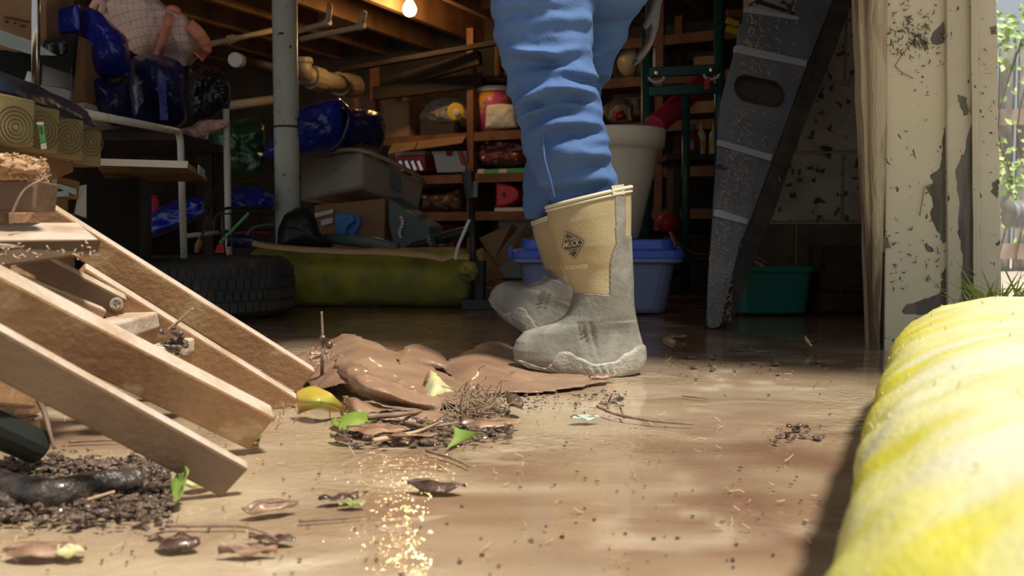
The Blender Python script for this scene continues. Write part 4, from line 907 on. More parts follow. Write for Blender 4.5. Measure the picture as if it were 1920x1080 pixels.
for k, px in enumerate((1314, 1338)):
    b0 = W(px, 284, 4.62); b0.z = tb0.z-.005
    t = thing('glue_bottle', ('left white bottle with a yellow nozzle', 'right white bottle with a yellow nozzle and label')[k]+' on the dark table', 'bottle', b0, 'white glue bottles')
    q = MB(); q.lathe(b0, [(.022,0),(.025,.01),(.025,.09),(.018,.115),(.010,.125)], 16); obj('bottle', q, M['white'], t, smooth=True)
    q = MB(); q.lathe(b0, [(.010,.125),(.008,.14),(.003,.165)], 12); obj('nozzle', q, M['yellowp'], t)
    q = MB(); q.lathe(b0, [(.0255,.03),(.0258,.032),(.0258,.068),(.0255,.07)], 16, cap=False); obj('label_band', q, M['yellowp'], t)
b0 = W(1298, 284, 4.62); b0.z = tb0.z-.005
t = thing('red_bottle', 'dark red rounded bottle beside the white bottles', 'bottle', b0)
q = MB(); q.lathe(b0, [(.04,0),(.044,.02),(.044,.07),(.03,.105),(.015,.12)], 20); obj('bottle', q, M['maroon'], t, smooth=True)
q = MB(); q.lathe(b0, [(.014,.12),(.015,.15)], 12); obj('cap', q, M['hgreen'], t)
for k, (y, lab) in enumerate(((37, 'upper yellow clamp bar on the wall by the ramp'), (52, 'lower yellow clamp bar on the wall by the ramp'))):
    one('yellow_clamp', MB().bar(W(1362, y, 5.0), W(1384, y+9, 5.0), .02, .03), M['yellowp'], lab, 'clamp', bevel=.003)
one('spirit_level', MB().bar(W(1362, 24, 5.1), W(1400, 26, 5.1), .02, .04), M['shelfwood'], 'brown wooden bar above the yellow clamps', 'bar', bevel=.003)

# ------------------------------------------------------------------ pot on the lidded bin, green tub
bn = thing('storage_bin', 'blue translucent storage bin with a bright blue lid behind the boots', 'bin', W(1115, 593, 3.45)); bcx = W(1115, 440, 3.62).x; bcy = 3.66; bn.location = (bcx, bcy, 0)
q = MB(); q.loft([rrect((bcx, bcy, .004), .52, .36, .05), rrect((bcx, bcy, .02), .54, .38, .06), rrect((bcx, bcy, .195), .60, .42, .06), rrect((bcx, bcy, .2), .655, .46, .05), rrect((bcx, bcy, .222), .655, .46, .05)]); obj('tub', q, M['blueclear'], bn, smooth=False, bevel=.004)
q = MB(); q.loft([rrect((bcx, bcy, .215), .66, .47, .05), rrect((bcx, bcy, .245), .66, .47, .05), rrect((bcx, bcy, .25), .59, .40, .05), rrect((bcx, bcy, .288), .575, .39, .05)]); obj('lid', q, M['bluelid'], bn, bevel=.004)
for sx in (-1, 1): q = MB(); q.box((bcx+sx*.335, bcy, .235), (.02, .1, .05)); obj('handle', q, M['bluelid'], bn, bevel=.005)
pc = W(1150, 440, 3.62); pc.z = .289; pc.y = 3.62; s_ = 3.62/FPX
pt = thing('flower_pot', 'large pale plastic flower pot standing on the blue lidded bin', 'pot', pc)
q = MB(); q.lathe(pc, [(44*s_,0),(47*s_,3*s_),(60*s_,60*s_),(74*s_,120*s_),(80*s_,158*s_),(84*s_,164*s_),(93*s_,168*s_),(96*s_,198*s_),(94*s_,201*s_),(88*s_,199*s_),(84*s_,170*s_),(70*s_,150*s_)], 48); obj('pot', q, M['pot'], pt, smooth=False)
for p in pt.children[0].data.polygons: p.use_smooth = len(p.vertices) == 4
q = MB(); q.lathe(pc, [(72*s_,155*s_),(84*s_,176*s_),(40*s_,182*s_)], 32); obj('soil', q, M['soil'], pt)
gx = W(1425, 440, 3.55).x; gt = thing('green_tub', 'dark green plastic tub on the floor behind the ramp', 'tub', (gx+.02, 3.52, 0))
q = MB(); q.loft([rrect((gx+.02, 3.52, .005), .26, .18, .04), rrect((gx+.02, 3.52, .012), .27, .19, .04), rrect((gx+.02, 3.52, .17), .30, .22, .04)]); obj('tub', q, M['greentub'], gt, bevel=.004)
q = MB(); q.loft([rrect((gx+.02, 3.52, .165), .32, .24, .04), rrect((gx+.02, 3.52, .185), .32, .24, .04)]); obj('rim', q, M['greentub'], gt, bevel=.004)
q = MB(); q.tube([W(1416, 486, 3.5), W(1440, 500, 3.42)], .014, 12); one('hose_nozzle', q, M['steel'], 'silver nozzle lying on the green tub', 'nozzle')
t = thing('wooden_crate', 'dark muddy wooden crate right of the green tub', 'crate', (gx+.34, 3.5, 0))
for dz in (.05, .14, .23): q = MB(); q.box((gx+.34, 3.43, dz), (.29, .018, .07)); obj('slat', q, M['deepwood'], t, bevel=.003)
for sx in (-.13, .13): q = MB(); q.box((gx+.34+sx, 3.51, .135), (.02, .14, .26)); obj('side', q, M['deepwood'], t)
one('red_ball', MB().ball(W(1250, 418, 4.4), .05, 20, 12), M['red'], 'dim red ball in the dark behind the pot', 'ball', smooth=True)
t = thing('dark_crate', 'dark crate under the red ball behind the bin', 'crate', (W(1275,440,4.45).x, 4.5, 0))
for dz in (.06, .18, .28): q = MB(); q.box((t.location.x, 4.4, dz), (.5, .02, .09)); obj('slat', q, M['darkcloth'], t)
for sx in (-.24, .24): q = MB(); q.box((t.location.x+sx, 4.5, .165), (.02, .2, .32)); obj('side', q, M['darkcloth'], t)
q = MB(); q.box((t.location.x, 4.5, .315), (.5, .22, .015)); obj('top', q, M['darkcloth'], t)
lp = W(1278, 484, 3.9); t = thing('garden_lamp', 'metal lamp head lying on the floor right of the bin', 'lamp', (lp.x, 3.9, 0))
q = MB(); q.tube([W(1258,436,3.95), W(1272,470,3.9)], .010, 8); obj('stem', q, M['chrome'], t)
q = MB(); q.tube([W(1272,468,3.9), W(1285,485,3.88), W(1300,489,3.86), W(1318,486,3.86)], [.014,.02,.026,.012], 12); obj('head', q, M['darkmetal'], t)
q = MB(); q.tube(path([W(1245,445,3.95), W(1270,455,3.93), W(1300,475,3.9), W(1330,478,3.85)], 14), .005, 6); obj('cable', q, M['chrome'], t)

# ------------------------------------------------------------------ bags and tables at the left
ck = [(180,18),(195,2),(215,-22),(252,-40),(278,-14),(312,22),(330,28),(358,48),(388,90),(372,108),(352,128),(330,108),(300,104),(262,106),(240,92),(222,62),(196,34)]
cbm = puff(ck, 3.9, .24, 41, .018, 9); cb = one('checked_bag', cbm, M['check'], 'pale red checked bag with salmon straps on top of the blue bags', 'bag', smooth=True)
def surf(mb, x, z):
    best = None
    for q in mb.v:
        dd_ = (q.x-x)**2 + (q.z-z)**2
        if q.y < 3.92 and (best is None or dd_ < best[0]): best = (dd_, q)
    return best[1].y
def strap(pts, wd_, par, m, mbs, d0):
    q = MB(); P = path([W(x, y, d0) for x, y in pts], 16); vs = []
    for i, p in enumerate(P):
        y = min(surf(mbs, p.x, p.z), d0+.02)-.012; k = y/d0; c = CAM + (p-CAM)*k; t = (P[min(i+1, 15)]-P[max(i-1, 0)]).normalized(); sd_ = V((t.z, 0, -t.x)).normalized()*wd_/2
        vs += [c-sd_, c+sd_]
    q.add(vs, [(2*i, 2*i+1, 2*i+3, 2*i+2) for i in range(15)]); return obj('strap', q, m, par, solid=.006, smooth=True)
strap([(318,26),(312,50),(304,80),(296,104)], .035, cb, M['pinkstrap'], cbm, 3.9); strap([(254,-8),(250,12),(246,50),(240,90)], .014, cb, M['pinkstrap'], cbm, 3.9)
strap([(352,44),(372,62),(386,88),(372,106)], .05, cb, M['pinkstrap'], cbm, 3.9)
q = MB(); q.tube(path([W(312,28,3.72), W(320,16,3.70), W(333,20,3.70), W(329,32,3.74)], 12), .014, 8); obj('handle', q, M['pinkstrap'], cb, smooth=True)
q = MB(); q.tube(path([W(172,20,3.8), W(182,3,3.78), W(194,6,3.78), W(192,22,3.8)], 12), .016, 8); obj('handle', q, M['pinkcloth'], cb, smooth=True)
one('blue_tarp_bag', puff([(150,12),(164,14),(190,28),(215,52),(240,74),(243,100),(246,138),(225,146),(200,150),(172,150),(158,120),(152,66)], 3.4, .18, 43, .022, 9), M['bluebag'], 'shiny royal blue tarp bag piled behind the old appliance', 'bag', smooth=True)
_b = bpy.data.objects['blue_tarp_bag']; obj('flap', puff([(87,27),(120,16),(149,7),(153,34),(152,62),(120,64),(88,69)], 3.3, .05, 143, .006, 9, soft=0, ex=.3), M['bluebag'], _b, smooth=True)
one('green_paper', puff([(86,22),(88,4),(110,6),(146,10),(148,22),(110,20)], 3.45, .03, 44, .006), M['glass'], 'pale green paper sticking out above the blue tarp bag', 'paper', smooth=True)
one('navy_bag', puff([(158,150),(180,146),(212,158),(242,150),(248,200),(250,232),(210,238),(160,226)], 3.45, .2, 45, .022, 10), M['navybag'], 'dark navy plastic bag under the royal blue one', 'bag', smooth=True)
bb = puff([(243,110),(262,104),(300,104),(338,116),(348,136),(350,180),(352,228),(330,242),(280,236),(250,224),(244,170)], 3.7, .22, 46, .02, 10); b3 = one('blue_bag', bb, M['navybag'], 'upright dark blue bag below the checked bag', 'bag', smooth=True)
q = MB(); q.bar(W(303,140,3.47), W(308,225,3.5), .03, .006, (0,1,0)); obj('strap', q, M['bluebag'], b3)
one('black_bag', puff([(352,126),(375,119),(402,126),(420,140),(434,165),(432,196),(420,208),(395,226),(360,230),(350,180)], 3.95, .18, 47, .02, 14), M['blackbag'], 'crinkled shiny black bag right of the blue bags', 'bag', smooth=True)
one('pink_towel', puff([(314,258),(330,244),(360,238),(372,226),(400,224),(424,224),(432,236),(415,246),(390,252),(392,262),(360,266),(330,264)], 3.85, .08, 48, .018, 18), M['pinkcloth'], 'crumpled pink towel lying by the white tube rack', 'towel', smooth=True)
gbm = puff([(392,240),(420,228),(455,222),(484,226),(494,232),(498,260),(496,300),(494,338),(460,346),(410,338),(396,320),(391,280)], 4.65, .2, 49, .022, 10)
ob = one('green_bag', gbm, M['greenbag'], 'dark green plastic bag hanging left of the steel post', 'bag', smooth=True)
bbm = puff([(488,296),(505,268),(540,212),(580,196),(636,184),(644,196),(642,276),(628,284),(590,292),(540,304),(505,302)], 4.5, .22, 50, .014, 8, soft=0, ex=.38)
ob = one('big_blue_bag', bbm, M['bluebag'], 'big royal blue tarp bag on the clear tub right of the post', 'bag', smooth=True)
obj('side', puff([(636,200),(652,203),(690,206),(712,214),(724,232),(722,262),(712,286),(680,280),(640,286)], 4.56, .2, 150, .02, 9, soft=1), M['navybag'], ob, smooth=True)
q = MB(); q.tube(path([W(638,190,4.3), W(655,214,4.22), W(642,262,4.22), W(620,284,4.25)], 14), .010, 6); obj('handle', q, M['navybag'], ob, smooth=True)
one('blue_tarp', puff([(260,420),(290,395),(330,370),(380,368),(405,350),(440,352),(490,350),(520,372),(518,395),(440,396),(380,408),(330,430),(290,446),(262,446)], 4.2, .14, 51, .03, 12), M['bluebag'], 'crumpled blue tarp heap on the floor left of the post', 'tarp', smooth=True)
one('red_cloth', puff([(258,372),(270,365),(295,366),(300,376),(300,402),(262,410)], 4.35, .05, 52, .01), M['crimson'], 'small crimson cloth above the blue tarp heap', 'cloth', smooth=True)
# table under the bags
t = thing('bag_table', 'dark wooden table carrying the heap of bags', 'table', (W(270,440,3.75).x, 3.85, 0)); zt = W(260, 250, 3.6).z-.03
q = MB(); q.box((t.location.x-.15, 3.78, zt), (.84, .7, .03)); obj('table_top', q, M['deepwood'], t)
for sx, sy in ((-.46,-.2),(.24,.25),(-.46,.3),(.28,.3)): q = MB(); q.box((t.location.x-.05+sx, 3.75+sy, zt/2-.01), (.04, .04, zt-.02)); obj('leg', q, M['deepwood'], t)
# clear tub under the big blue bag
ct = thing('clear_tub', 'large cloudy clear storage tub tilted under the big blue bag', 'tub', W(680, 440, 4.6)); ct.location.z = .25
A = [W(562,300,4.75), W(676,282,4.38), W(796,342,4.75), W(690,330,5.1)]; B = [W(562,378,4.78), W(678,352,4.42), W(785,398,4.76), W(690,390,5.1)]
q = MB(); q.loft([B, A]); obj('tub', q, M['tubclear'], ct, bevel=.015)
q = MB(); ring = A+[A[0]]; q.tube(path(ring, 40), .011, 8); obj('rim', q, M['tubclear'], ct, smooth=True)
q = MB(); q.prism([W(733,322,4.52), W(751,332,4.57), W(752,362,4.58), W(735,352,4.53)], (0.004,-.008,0)); obj('sticker', q, M['greycrate'], ct)
bx = thing('brown_crate', 'dark brown box with paper labels under the clear tub', 'box', (W(660,440,4.55).x, 4.7, 0))
q = MB(); q.prism([W(588,470,4.7), W(720,478,4.52), W(722,372,4.52), W(590,385,4.7)], (.1,.42,0)); obj('box', q, M['card_in'], bx)
for quad in ([(592,408),(624,400),(625,392),(590,400)], [(603,424),(624,418),(624,408),(602,413)]):
    q = MB(); q.prism([W(x, y, 4.69-(x-588)*.0014) for x, y in quad], (0,-.004,0)); obj('label', q, M['paper'], bx)
t = thing('toy_mould', 'bright blue heart shaped plastic mould against the brown box', 'toy', W(650, 445, 4.55)); t.location.z = .29
def heart(x0, y0, sx, sy): return [(x0+x*sx, y0+y*sy) for x, y in ((-.5,-.45),(-.3,-.55),(.1,-.52),(.3,-.4),(.35,-.15),(.15,0),(.0,.15),(-.02,.4),(-.2,.55),(-.4,.45),(-.52,.2),(-.55,-.2))]
q = MB(); q.prism([W(x, y, 4.50) for x, y in heart(650, 421, 44, 40)], (0,.03,0)); obj('heart', q, M['bluetoy'], t, bevel=.006)
q = MB(); q.prism([W(x, y, 4.54) for x, y in ((644,446),(660,448),(668,434),(676,420),(674,404),(660,400),(640,410),(634,430))], (0,.03,0)); obj('back_shell', q, M['bluetoy'], t, bevel=.006)
t = thing('tool_case', 'grey green plastic case with a latch chain leaning right of the brown box', 'case', W(765, 470, 4.35)); t.location.z = .2
q = MB(); q.prism([W(726,368,4.55), W(805,425,4.35), W(796,462,4.32), W(740,470,4.42), (W(728,420,4.5))], (.06,.12,0)); obj('lid', q, M['greycrate'], t, bevel=.008)
q = MB()
for k in range(7): q.box(W(752+1.5*math.sin(k)*2, 408+6*k, 4.40), (.012,.012,.014), Matrix.Rotation(k*.5, 3, 'Y'))
obj('latch_chain', q, M['paper'], t)
# floor clutter in front
def tyre(c, Ro, h, yaw=0):
    t = thing('car_tyre', 'muddy black car tyre lying flat by the wooden steps', 'tyre', c)
    Ri = Ro*.60; pr = [(Ri,.03),(Ri+.02,.012),(Ro-.05,.002),(Ro-.018,.022),(Ro-.006,.045),(Ro-.004,h/2),(Ro-.006,h-.045),(Ro-.018,h-.022),(Ro-.05,h-.002),(Ri+.02,h-.012),(Ri,h-.03),(Ri-.008,h/2),(Ri,.03)]
    q = MB(); q.lathe(c, pr, 64, cap=False); obj('carcass', q, M['rubber'], t, smooth=True)
    q = MB()
    for r_ in range(4):
        z0 = .03+(h-.06)*r_/4; z1 = z0+(h-.06)/4-.008
        for k in range(72):
            a0 = 2*math.pi*(k+.15*r_)/72; a1 = a0+2*math.pi/72*.82; sk = .02*(r_-1.5)
            e0, e1 = (Ro-.012 if r_ in (0, 3) else Ro-.006), (Ro-.001 if r_ in (0, 3) else Ro+.004)
            P = []
            for rr in (e0, e1): P += [c+V((rr*math.cos(a), rr*math.sin(a), z)) for a, z in ((a0+sk, z0), (a1+sk, z0), (a1+sk, z1), (a0+sk, z1))]
            q.add(P, [(4,5,6,7),(0,1,5,4),(1,2,6,5),(2,3,7,6),(3,0,4,7)])
    obj('tread', q, M['rubber'], t, kind='stuff'); return t
tc_ = W(375, 440, 3.42); tyre(V((tc_.x, 3.46, 0)), .335, .225)
yr = tube_roll(W(470, 440, 3.95)*1.0, V((1, -.06, 0)), 1.0, .13, .125, 8, .05, .10, .008)
for p in yr.v: p.z += 0.0
yr.v = [V((p.x, p.y, min(p.z, 10))) for p in yr.v]
ys_ = one('olive_mesh_tube', yr, M['yellowdark'], 'olive yellow mesh tube with a folded tan seam lying at the back', 'sandbag', smooth=True)
ys_.location.z = 0.0
q = MB(); sp2 = path([W(474,456,3.80), W(500,462,3.76), W(560,468,3.74), W(640,472,3.73), (W(720,474,3.72)), W(800,480,3.72), W(830,486,3.71), W(850,480,3.70), W(880,484,3.72)], 50)
q.add([p+V((0, o, dz)) for p in sp2 for o, dz in ((-.012, -.010), (.012, .012))], [(2*i, 2*i+1, 2*i+3, 2*i+2) for i in range(49)]); obj('seam_flap', q, M['seam'], ys_, solid=.008, smooth=True)
one('mesh_bunch', puff([(858,500),(872,488),(892,492),(898,510),(890,526),(868,528),(856,516)], 3.6, .07, 55, .02, 18), M['yellowdark'], 'bunched olive mesh at the right end of the olive tube', 'cloth', smooth=True)
dm = thing('rubber_dome', 'black rounded rubber saddle shape behind the olive tube', 'seat', W(570, 470, 4.1)); dm.location.z = .2
q = puff([(519,462),(521,430),(533,402),(558,388),(580,392),(594,412),(600,436),(628,462),(600,468),(550,468)], 4.08, .12, 57, .003); obj('shell', q, M['black'], dm, smooth=True)
q = MB(); q.tube(path([W(530,425,3.98), W(560,428,3.955), W(590,445,3.97), W(612,460,4.0)], 16), .004, 6); obj('ridge', q, M['darkmetal'], dm)
one('grey_tube', MB().tube([W(608, 446, 4.15), W(700, 455, 4.1), W(745, 466, 4.05)], [.022,.03,.024], 14), M['greycrate'], 'dull grey blue tube lying right of the rubber saddle', 'tube', smooth=True)
t = thing('umbrella', 'folded black umbrella lying across the junk', 'umbrella', W(820, 462, 4.05)); t.location.z = .27
q = MB(); q.tube(path([W(752,470,4.1), W(790,458,4.05), W(840,444,4.0), W(892,430,3.95)], 14), [.012]*3+[.02]*5+[.026]*6, 12); obj('canopy', q, M['black'], t, smooth=True)
q = MB(); q.tube([W(806,452,3.99), W(812,450,3.985)], .03, 12); obj('band', q, M['greycrate'], t)
q = MB(); q.tube([W(735,474,4.12), W(754,469,4.1)], .006, 8); obj('tip', q, M['steel'], t)
t = thing('bicycle_pump', 'black upright bicycle pump standing left of the boots', 'pump', W(888, 540, 3.75)); t.location.z = 0
x0 = W(885, 440, 3.75).x
q = MB(); q.tube([V((x0+.01, 3.75, .02)), W(884, 372, 3.75)], .013, 12); obj('barrel', q, M['black'], t, smooth=True)
q = MB(); q.tube([W(883, 372, 3.75), W(877, 322, 3.75)], [.024, .028], 14); obj('handle', q, M['black'], t)
q = MB(); q.tube([W(891, 370, 3.73), W(892, 340, 3.73)], .011, 8); obj('valve_tube', q, M['greycrate'], t)
q = MB(); q.box((x0+.02, 3.75, .02), (.12, .1, .04)).tube([V((x0+.03,3.74,.04)), V((x0+.035,3.74,.2))], .026, 10); obj('foot', q, M['black'], t)
one('grey_hose', MB().tube(path([W(880,412,3.7), W(868,440,3.68), W(858,465,3.65), (W(854,486,3.6))], 16), .007, 8), M['pvcw'], 'short pale grey hose hanging beside the bicycle pump', 'hose', smooth=True)
t = thing('flattened_carton', 'broken open cardboard carton behind the lifted boot', 'box', W(940, 490, 4.3)); t.location.z = .0
for q4 in ([W(898,447,4.3), W(958,420,4.4), W(970,428,4.5), W(925,488,4.3)], [W(925,488,4.3), W(985,420,4.5), W(1000,440,4.5), W(940,500,4.2)], [W(905,465,4.2), W(925,488,4.25), (W(945,520,4.1)), W(905,530,4.0)], [W(870,480,4.3), W(905,465,4.3), W(905,530,4.0), W(880,515,4.1)]):
    q = MB(); q.prism(q4, (.003,.008,.003)); obj('panel', q, M['cardboard'], t)
for p in t.children: p.location.z += 0.0
# wire basket, tube rack, rod
wbk = thing('wire_basket', 'dark bent wire basket on the tyre left of the post', 'basket', W(465, 475, 3.8)); wbk.location.z = .22
def wire(pts, r_, m=M['darkmetal'], nm='wire'): q = MB(); q.tube(path(pts, 14), r_, 6); return obj(nm, q, m, wbk, smooth=True)
wire([W(422,478,3.7), W(418,440,3.7), W(418,400,3.72), W(428,390,3.75), W(480,390,3.9), W(512,394,4.05)], .006)
wire([W(420,401,3.7), W(470,400,3.85), W(510,402,4.0)], .004); wire([W(402,432,3.7), W(450,434,3.85), W(515,430,4.0)], .004)
wire([W(436,472,3.72), W(434,436,3.74), W(434,400,3.76)], .004); wire([W(462,440,3.8), W(478,426,3.85), W(514,420,3.95)], .006, M['greycrate'])
wire([W(402,430,3.75), W(404,408,3.75), W(416,398,3.75)], .005, M['iron']); wire([W(488,436,3.9), W(489,410,3.95), W(490,392,3.98)], .004); wire([W(440,437,3.78), W(470,435,3.85), W(505,436,3.95)], .004, M['red'])
one('green_stick', MB().tube([W(412,456,3.66), W(466,400,3.74)], .006, 8), M['labelgreen'], 'thin green stick leaning in the wire basket', 'stick')
one('blue_roll', MB().tube([W(424,451,3.85), W(470,453,3.9)], .032, 16), M['navybag'], 'dark blue roll lying in the wire basket', 'roll')
one('red_flap', MB().prism([W(402,474,3.6), W(420,474,3.6), W(418,456,3.62), W(408,459,3.62)], (0,.02,0)), M['red'], 'small red plastic flap on the tyre', 'flap')
t = thing('metal_rod', 'bright steel rod with a wooden tip leaning by the rack', 'rod', W(372, 474, 3.5)); t.location.z = .24
q = MB(); q.tube([W(375,452,3.5), W(386,405,3.6)], .009, 8); obj('shaft', q, M['steel'], t)
q = MB(); q.tube([W(386,405,3.6), W(410,342,3.75)], .009, 8); obj('upper_shaft', q, M['darkmetal'], t)
q = MB(); q.tube([W(368,474,3.48), W(372,460,3.49), W(375,451,3.5)], [.008,.013,.010], 8); obj('tip', q, M['board'], t)
rk = thing('tube_rack', 'white metal tube rack in front of the heap of bags', 'rack', (W(250,440,3.0).x, 3.0, 0))
q = MB(); a = W(150,211,2.55); b = W(338,247,3.35); c_ = V((b.x+.006, b.y+.0, .02)); q.tube(path_round([a, b, c_], .05), .0125, 12); obj('rail', q, M['white_tube'], rk, smooth=True)
q = MB(); e = W(424,205,3.85); q.tube([e, V((e.x, e.y, .02))], .014, 12); obj('leg', q, M['white_tube'], rk, smooth=True)
q = MB(); q.tube([V((b.x, b.y, .30)), V((e.x, e.y, .32))], .009, 10); obj('cross_rail', q, M['white_tube'], rk, smooth=True)

# ------------------------------------------------------------------ appliance, carton and timber at the far left
bxm = thing('moving_box', 'brown cardboard box with printed symbols at the far left', 'box', W(20, 100, 2.9))
q = MB(); q.prism([W(-160,92,2.75), W(88,98,3.1), W(86,-80,3.1), W(-160,-90,2.75)], (-.1,.4,0)); obj('box', q, M['cardboard'], bxm, bevel=.004)
def bp_(x, y): return W(x, y, 1/(1/2.75+(x+160)/248*(1/3.1-1/2.75))-.006)
for k in range(9): q = MB(); x0 = 8+5.6*k; q.prism([bp_(x0, 30+k*1.1), bp_(x0+4.6, 31+k*1.1), bp_(x0+4.6, 34+k*1.1), bp_(x0, 33+k*1.1)], (0,-.002,0)); obj('print_line', q, M['ink'], bxm)
for pts in ([(9,40),(14,37),(18,41),(13,44)], [(26,45),(29,40),(33,46)], [(39,46),(49,47),(49,51),(39,50)]): q = MB(); q.prism([bp_(x, y) for x, y in pts], (0,-.002,0)); obj('printed_symbol', q, M['ink'], bxm)
ap = thing('old_appliance', 'old appliance with a black control panel, two knobs and a white recess', 'appliance', W(100, 230, 3.1)); ap.location.z = .55
def apw(x, y, e=0.0): return W(x, y, 2.95+(x-40)*.0022+e)
q = MB(); q.prism([apw(136,190,-.03), apw(159,188,-.01), apw(160,72,-.01), apw(147,68,-.03)], (-.05,.4,0)); obj('side_panel', q, M['board'], ap)
q = MB(); q.prism([apw(70,118), apw(136,140), apw(148,64), apw(82,74)], (0,.06,0)); obj('control_panel', q, M['panelblack'], ap, bevel=.006)
for x, y in ((94,95),(115,92)):
    q = MB(); q.lathe(apw(x, y, -.002), [(.022,0),(.021,.018),(.008,.02)], 18, Matrix.Rotation(R(90), 3, 'X')); kn = obj('knob', q, M['black'], ap)
    q = MB(); q.box(apw(x, y, -.026), (.008,.012,.036)); obj('grip', q, M['greycrate'], kn, bevel=.002)
    q = MB(); q.box(apw(x+4, y-13, -.004), (.014,.004,.004)); obj('red_mark', q, M['red'], ap)
q = MB(); q.prism([apw(74,158,.12), apw(135,166,.12), apw(140,122,.12), apw(76,118,.12)], (0,.02,0)); obj('recess_back', q, M['enamel'], ap)
q = MB(); q.prism([apw(-60,160,-.02), apw(60,174,-.02), apw(128,188,-.02), apw(131,178,-.02), apw(124,166,-.02), apw(74,158,-.02), apw(-60,142,-.02)], (0,.05,0)); obj('front_lip', q, M['enamel'], ap, bevel=.005)
q = MB(); q.prism([apw(126,184,-.01), apw(136,184,.02), apw(139,124,.03), apw(134,124,-.01), apw(131,160,-.01)], (-.01,.03,0)); obj('recess_side', q, M['enamel'], ap, bevel=.005)
q = MB(); q.prism([apw(-60,236), apw(60,236), apw(157,222), apw(158,190), apw(128,184), apw(0,170), apw(-60,166)], (0,.3,0)); obj('lower_body', q, M['pot'], ap, bevel=.006)
q = MB(); q.prism([apw(-60,160,.1), apw(72,160,.1), apw(74,98,.1), apw(-60,90,.1)], (0,.02,0)); obj('dark_opening', q, M['panelblack'], ap)
sh_ = one('tinted_sheet', MB().prism([W(-80,42,2.6), W(0,56,2.66), W(62,78,2.72), W(104,104,2.78), W(62,103,2.72), W(0,84,2.66), W(-80,76,2.6)], (0,.012,.002)), M['glass'], 'pale green tinted sheet sticking out in front of the cardboard box', 'sheet')
one('chrome_pole', MB().tube([W(67,168,2.6), W(67,-120,2.6)], .0115, 16), M['chrome'], 'upright chrome pole in front of the cardboard box', 'pole', smooth=True)
one('paper_lump', puff([(44,156),(52,132),(64,138),(70,158),(64,178),(48,176)], 2.90, .03, 61, .006), M['paper'], 'crumpled white paper lump at the foot of the chrome pole', 'paper', smooth=True)
tr = R(-9); eR = V((.23, .955, -.20)).normalized(); eL = V((-.955, .25, .02)); eH = V((.02, .2, 1))
eL = (eL-eR*eL.dot(eR)).normalized(); eH = -eR.cross(eL).normalized() if eR.cross(eL).z < 0 else eR.cross(eL).normalized()
tst = W(26, 222, 1.86); labels = ('nearest end of the row of square timbers', 'second square timber end in the row', 'third square timber end with a green tag', 'last square timber end with strong growth rings')
for k, (px, py, d, wd_, ht) in enumerate(((22,224,1.80,.098,.094), (72,240,1.92,.098,.094), (122,258,2.04,.094,.092), (165,276,2.16,.075,.085))):
    c = W(px, py, d); ex = V((.47, .88, -.06)).normalized(); ey = V((-.88, .47, .02)); ey = (ey-ex*ey.dot(ex)).normalized(); ez = ex.cross(ey).normalized()
    t = thing('square_timber', labels[k], 'timber', c-ez*ht/2, 'treated timbers')
    Mx = Matrix((ex, ey, ez)).transposed(); q = MB(); q.box(c+ey*.55, (wd_, 1.1, ht), Mx); obj('beam', q, M['timber'], t, bevel=.004)
    for r_ in range(1, 6-(k == 3)*1):
        rr = r_*.0078; q = MB(); cen = c - ey*.001 + ez*(-.012+.008*k) + ex*.008
        loop = [cen + ex*rr*math.cos(a) + ez*rr*1.0*math.sin(a) for a in [2*math.pi*i/30 for i in range(31)]]
        q.tube(loop, .0011, 4, cap=False); obj('growth_ring', q, M['ring'], t)
q = MB(); q.prism([W(71,231,1.86), W(81,231,1.87), W(87,276,1.89), W(77,278,1.88)], (0,.003,0)); tg = one('green_tag', q, M['labelgreen'], 'green paper tag stapled to the timber ends', 'tag')
q = MB(); q.prism([W(70,229,1.857), W(82,229,1.867), W(82,234,1.867), W(70,234,1.857)], (0,-.002,0)); obj('white_edge', q, M['paper'], tg)
q = MB(); q.prism([W(77,270,1.875), W(87,268,1.885), W(88,279,1.886), W(78,280,1.876)], (0,-.002,0)); obj('white_edge', q, M['paper'], tg)
q = MB(); q.prism([W(76.5,238,1.862), W(79,238,1.864), W(81,252,1.868), W(78.5,252,1.866)], (0,-.002,0)); obj('black_mark', q, M['ink'], tg)
def nv(quad, m, nm, lab, d, off, cat): return one(nm, MB().prism([W(x, y, d+(x)*.0022) for x, y in quad], off), m, lab, cat, bevel=.003)
nv([(-40,300),(30,306),(30,262),(-40,250)], M['timber'], 'timber_block', 'olive timber block under the first square timber', 1.84, (-.3,.2,0), 'timber')
nv([(46,312),(100,338),(138,322),(138,300),(96,284),(48,264)], M['board'], 'plank', 'orange brown plank under the square timbers', 1.84, (-.3,.25,0), 'plank')
nv([(60,360),(148,374),(150,340),(62,318)], M['board'], 'plank', 'second brown plank lower in the stack with pale blue labels', 1.9, (-.3,.25,0), 'plank')
nv([(60,398),(128,402),(128,372),(62,362)], M['board'], 'plank', 'lowest brown plank at the bottom of the stack', 1.92, (-.3,.25,0), 'plank')
one('timber_packing', MB().prism([W(40,698,2.0), W(140,674,2.2), W(140,400,2.2), W(40,396,2.0)], (-.3,.25,0)), M['subfloor'], 'dark packing wood beneath the plank stack', 'timber')
bpy.data.objects['timber_packing'].location.z = max(0, bpy.data.objects['timber_packing'].location.z)
for quad, lab in (([(108,344),(142,354),(142,366),(108,352)], 'long pale blue label on the plank ends'), ([(95,332),(106,335),(105,346),(95,340)], 'short pale blue label beside the rope roll'), ([(98,362),(126,356),(128,367),(99,370)], 'lower pale blue label on the plank ends')):
    one('paper_label', MB().prism([W(x, y, 1.885+x*.0022) for x, y in quad], (0,.003,0)), M['labelblue'], lab, 'label')
one('white_board', MB().prism([W(140,400,2.45), W(162,408,2.5), W(162,346,2.5), W(150,348,2.45)], (-.05,.1,0)), M['white'], 'white panel end beside the black cabinet', 'panel')
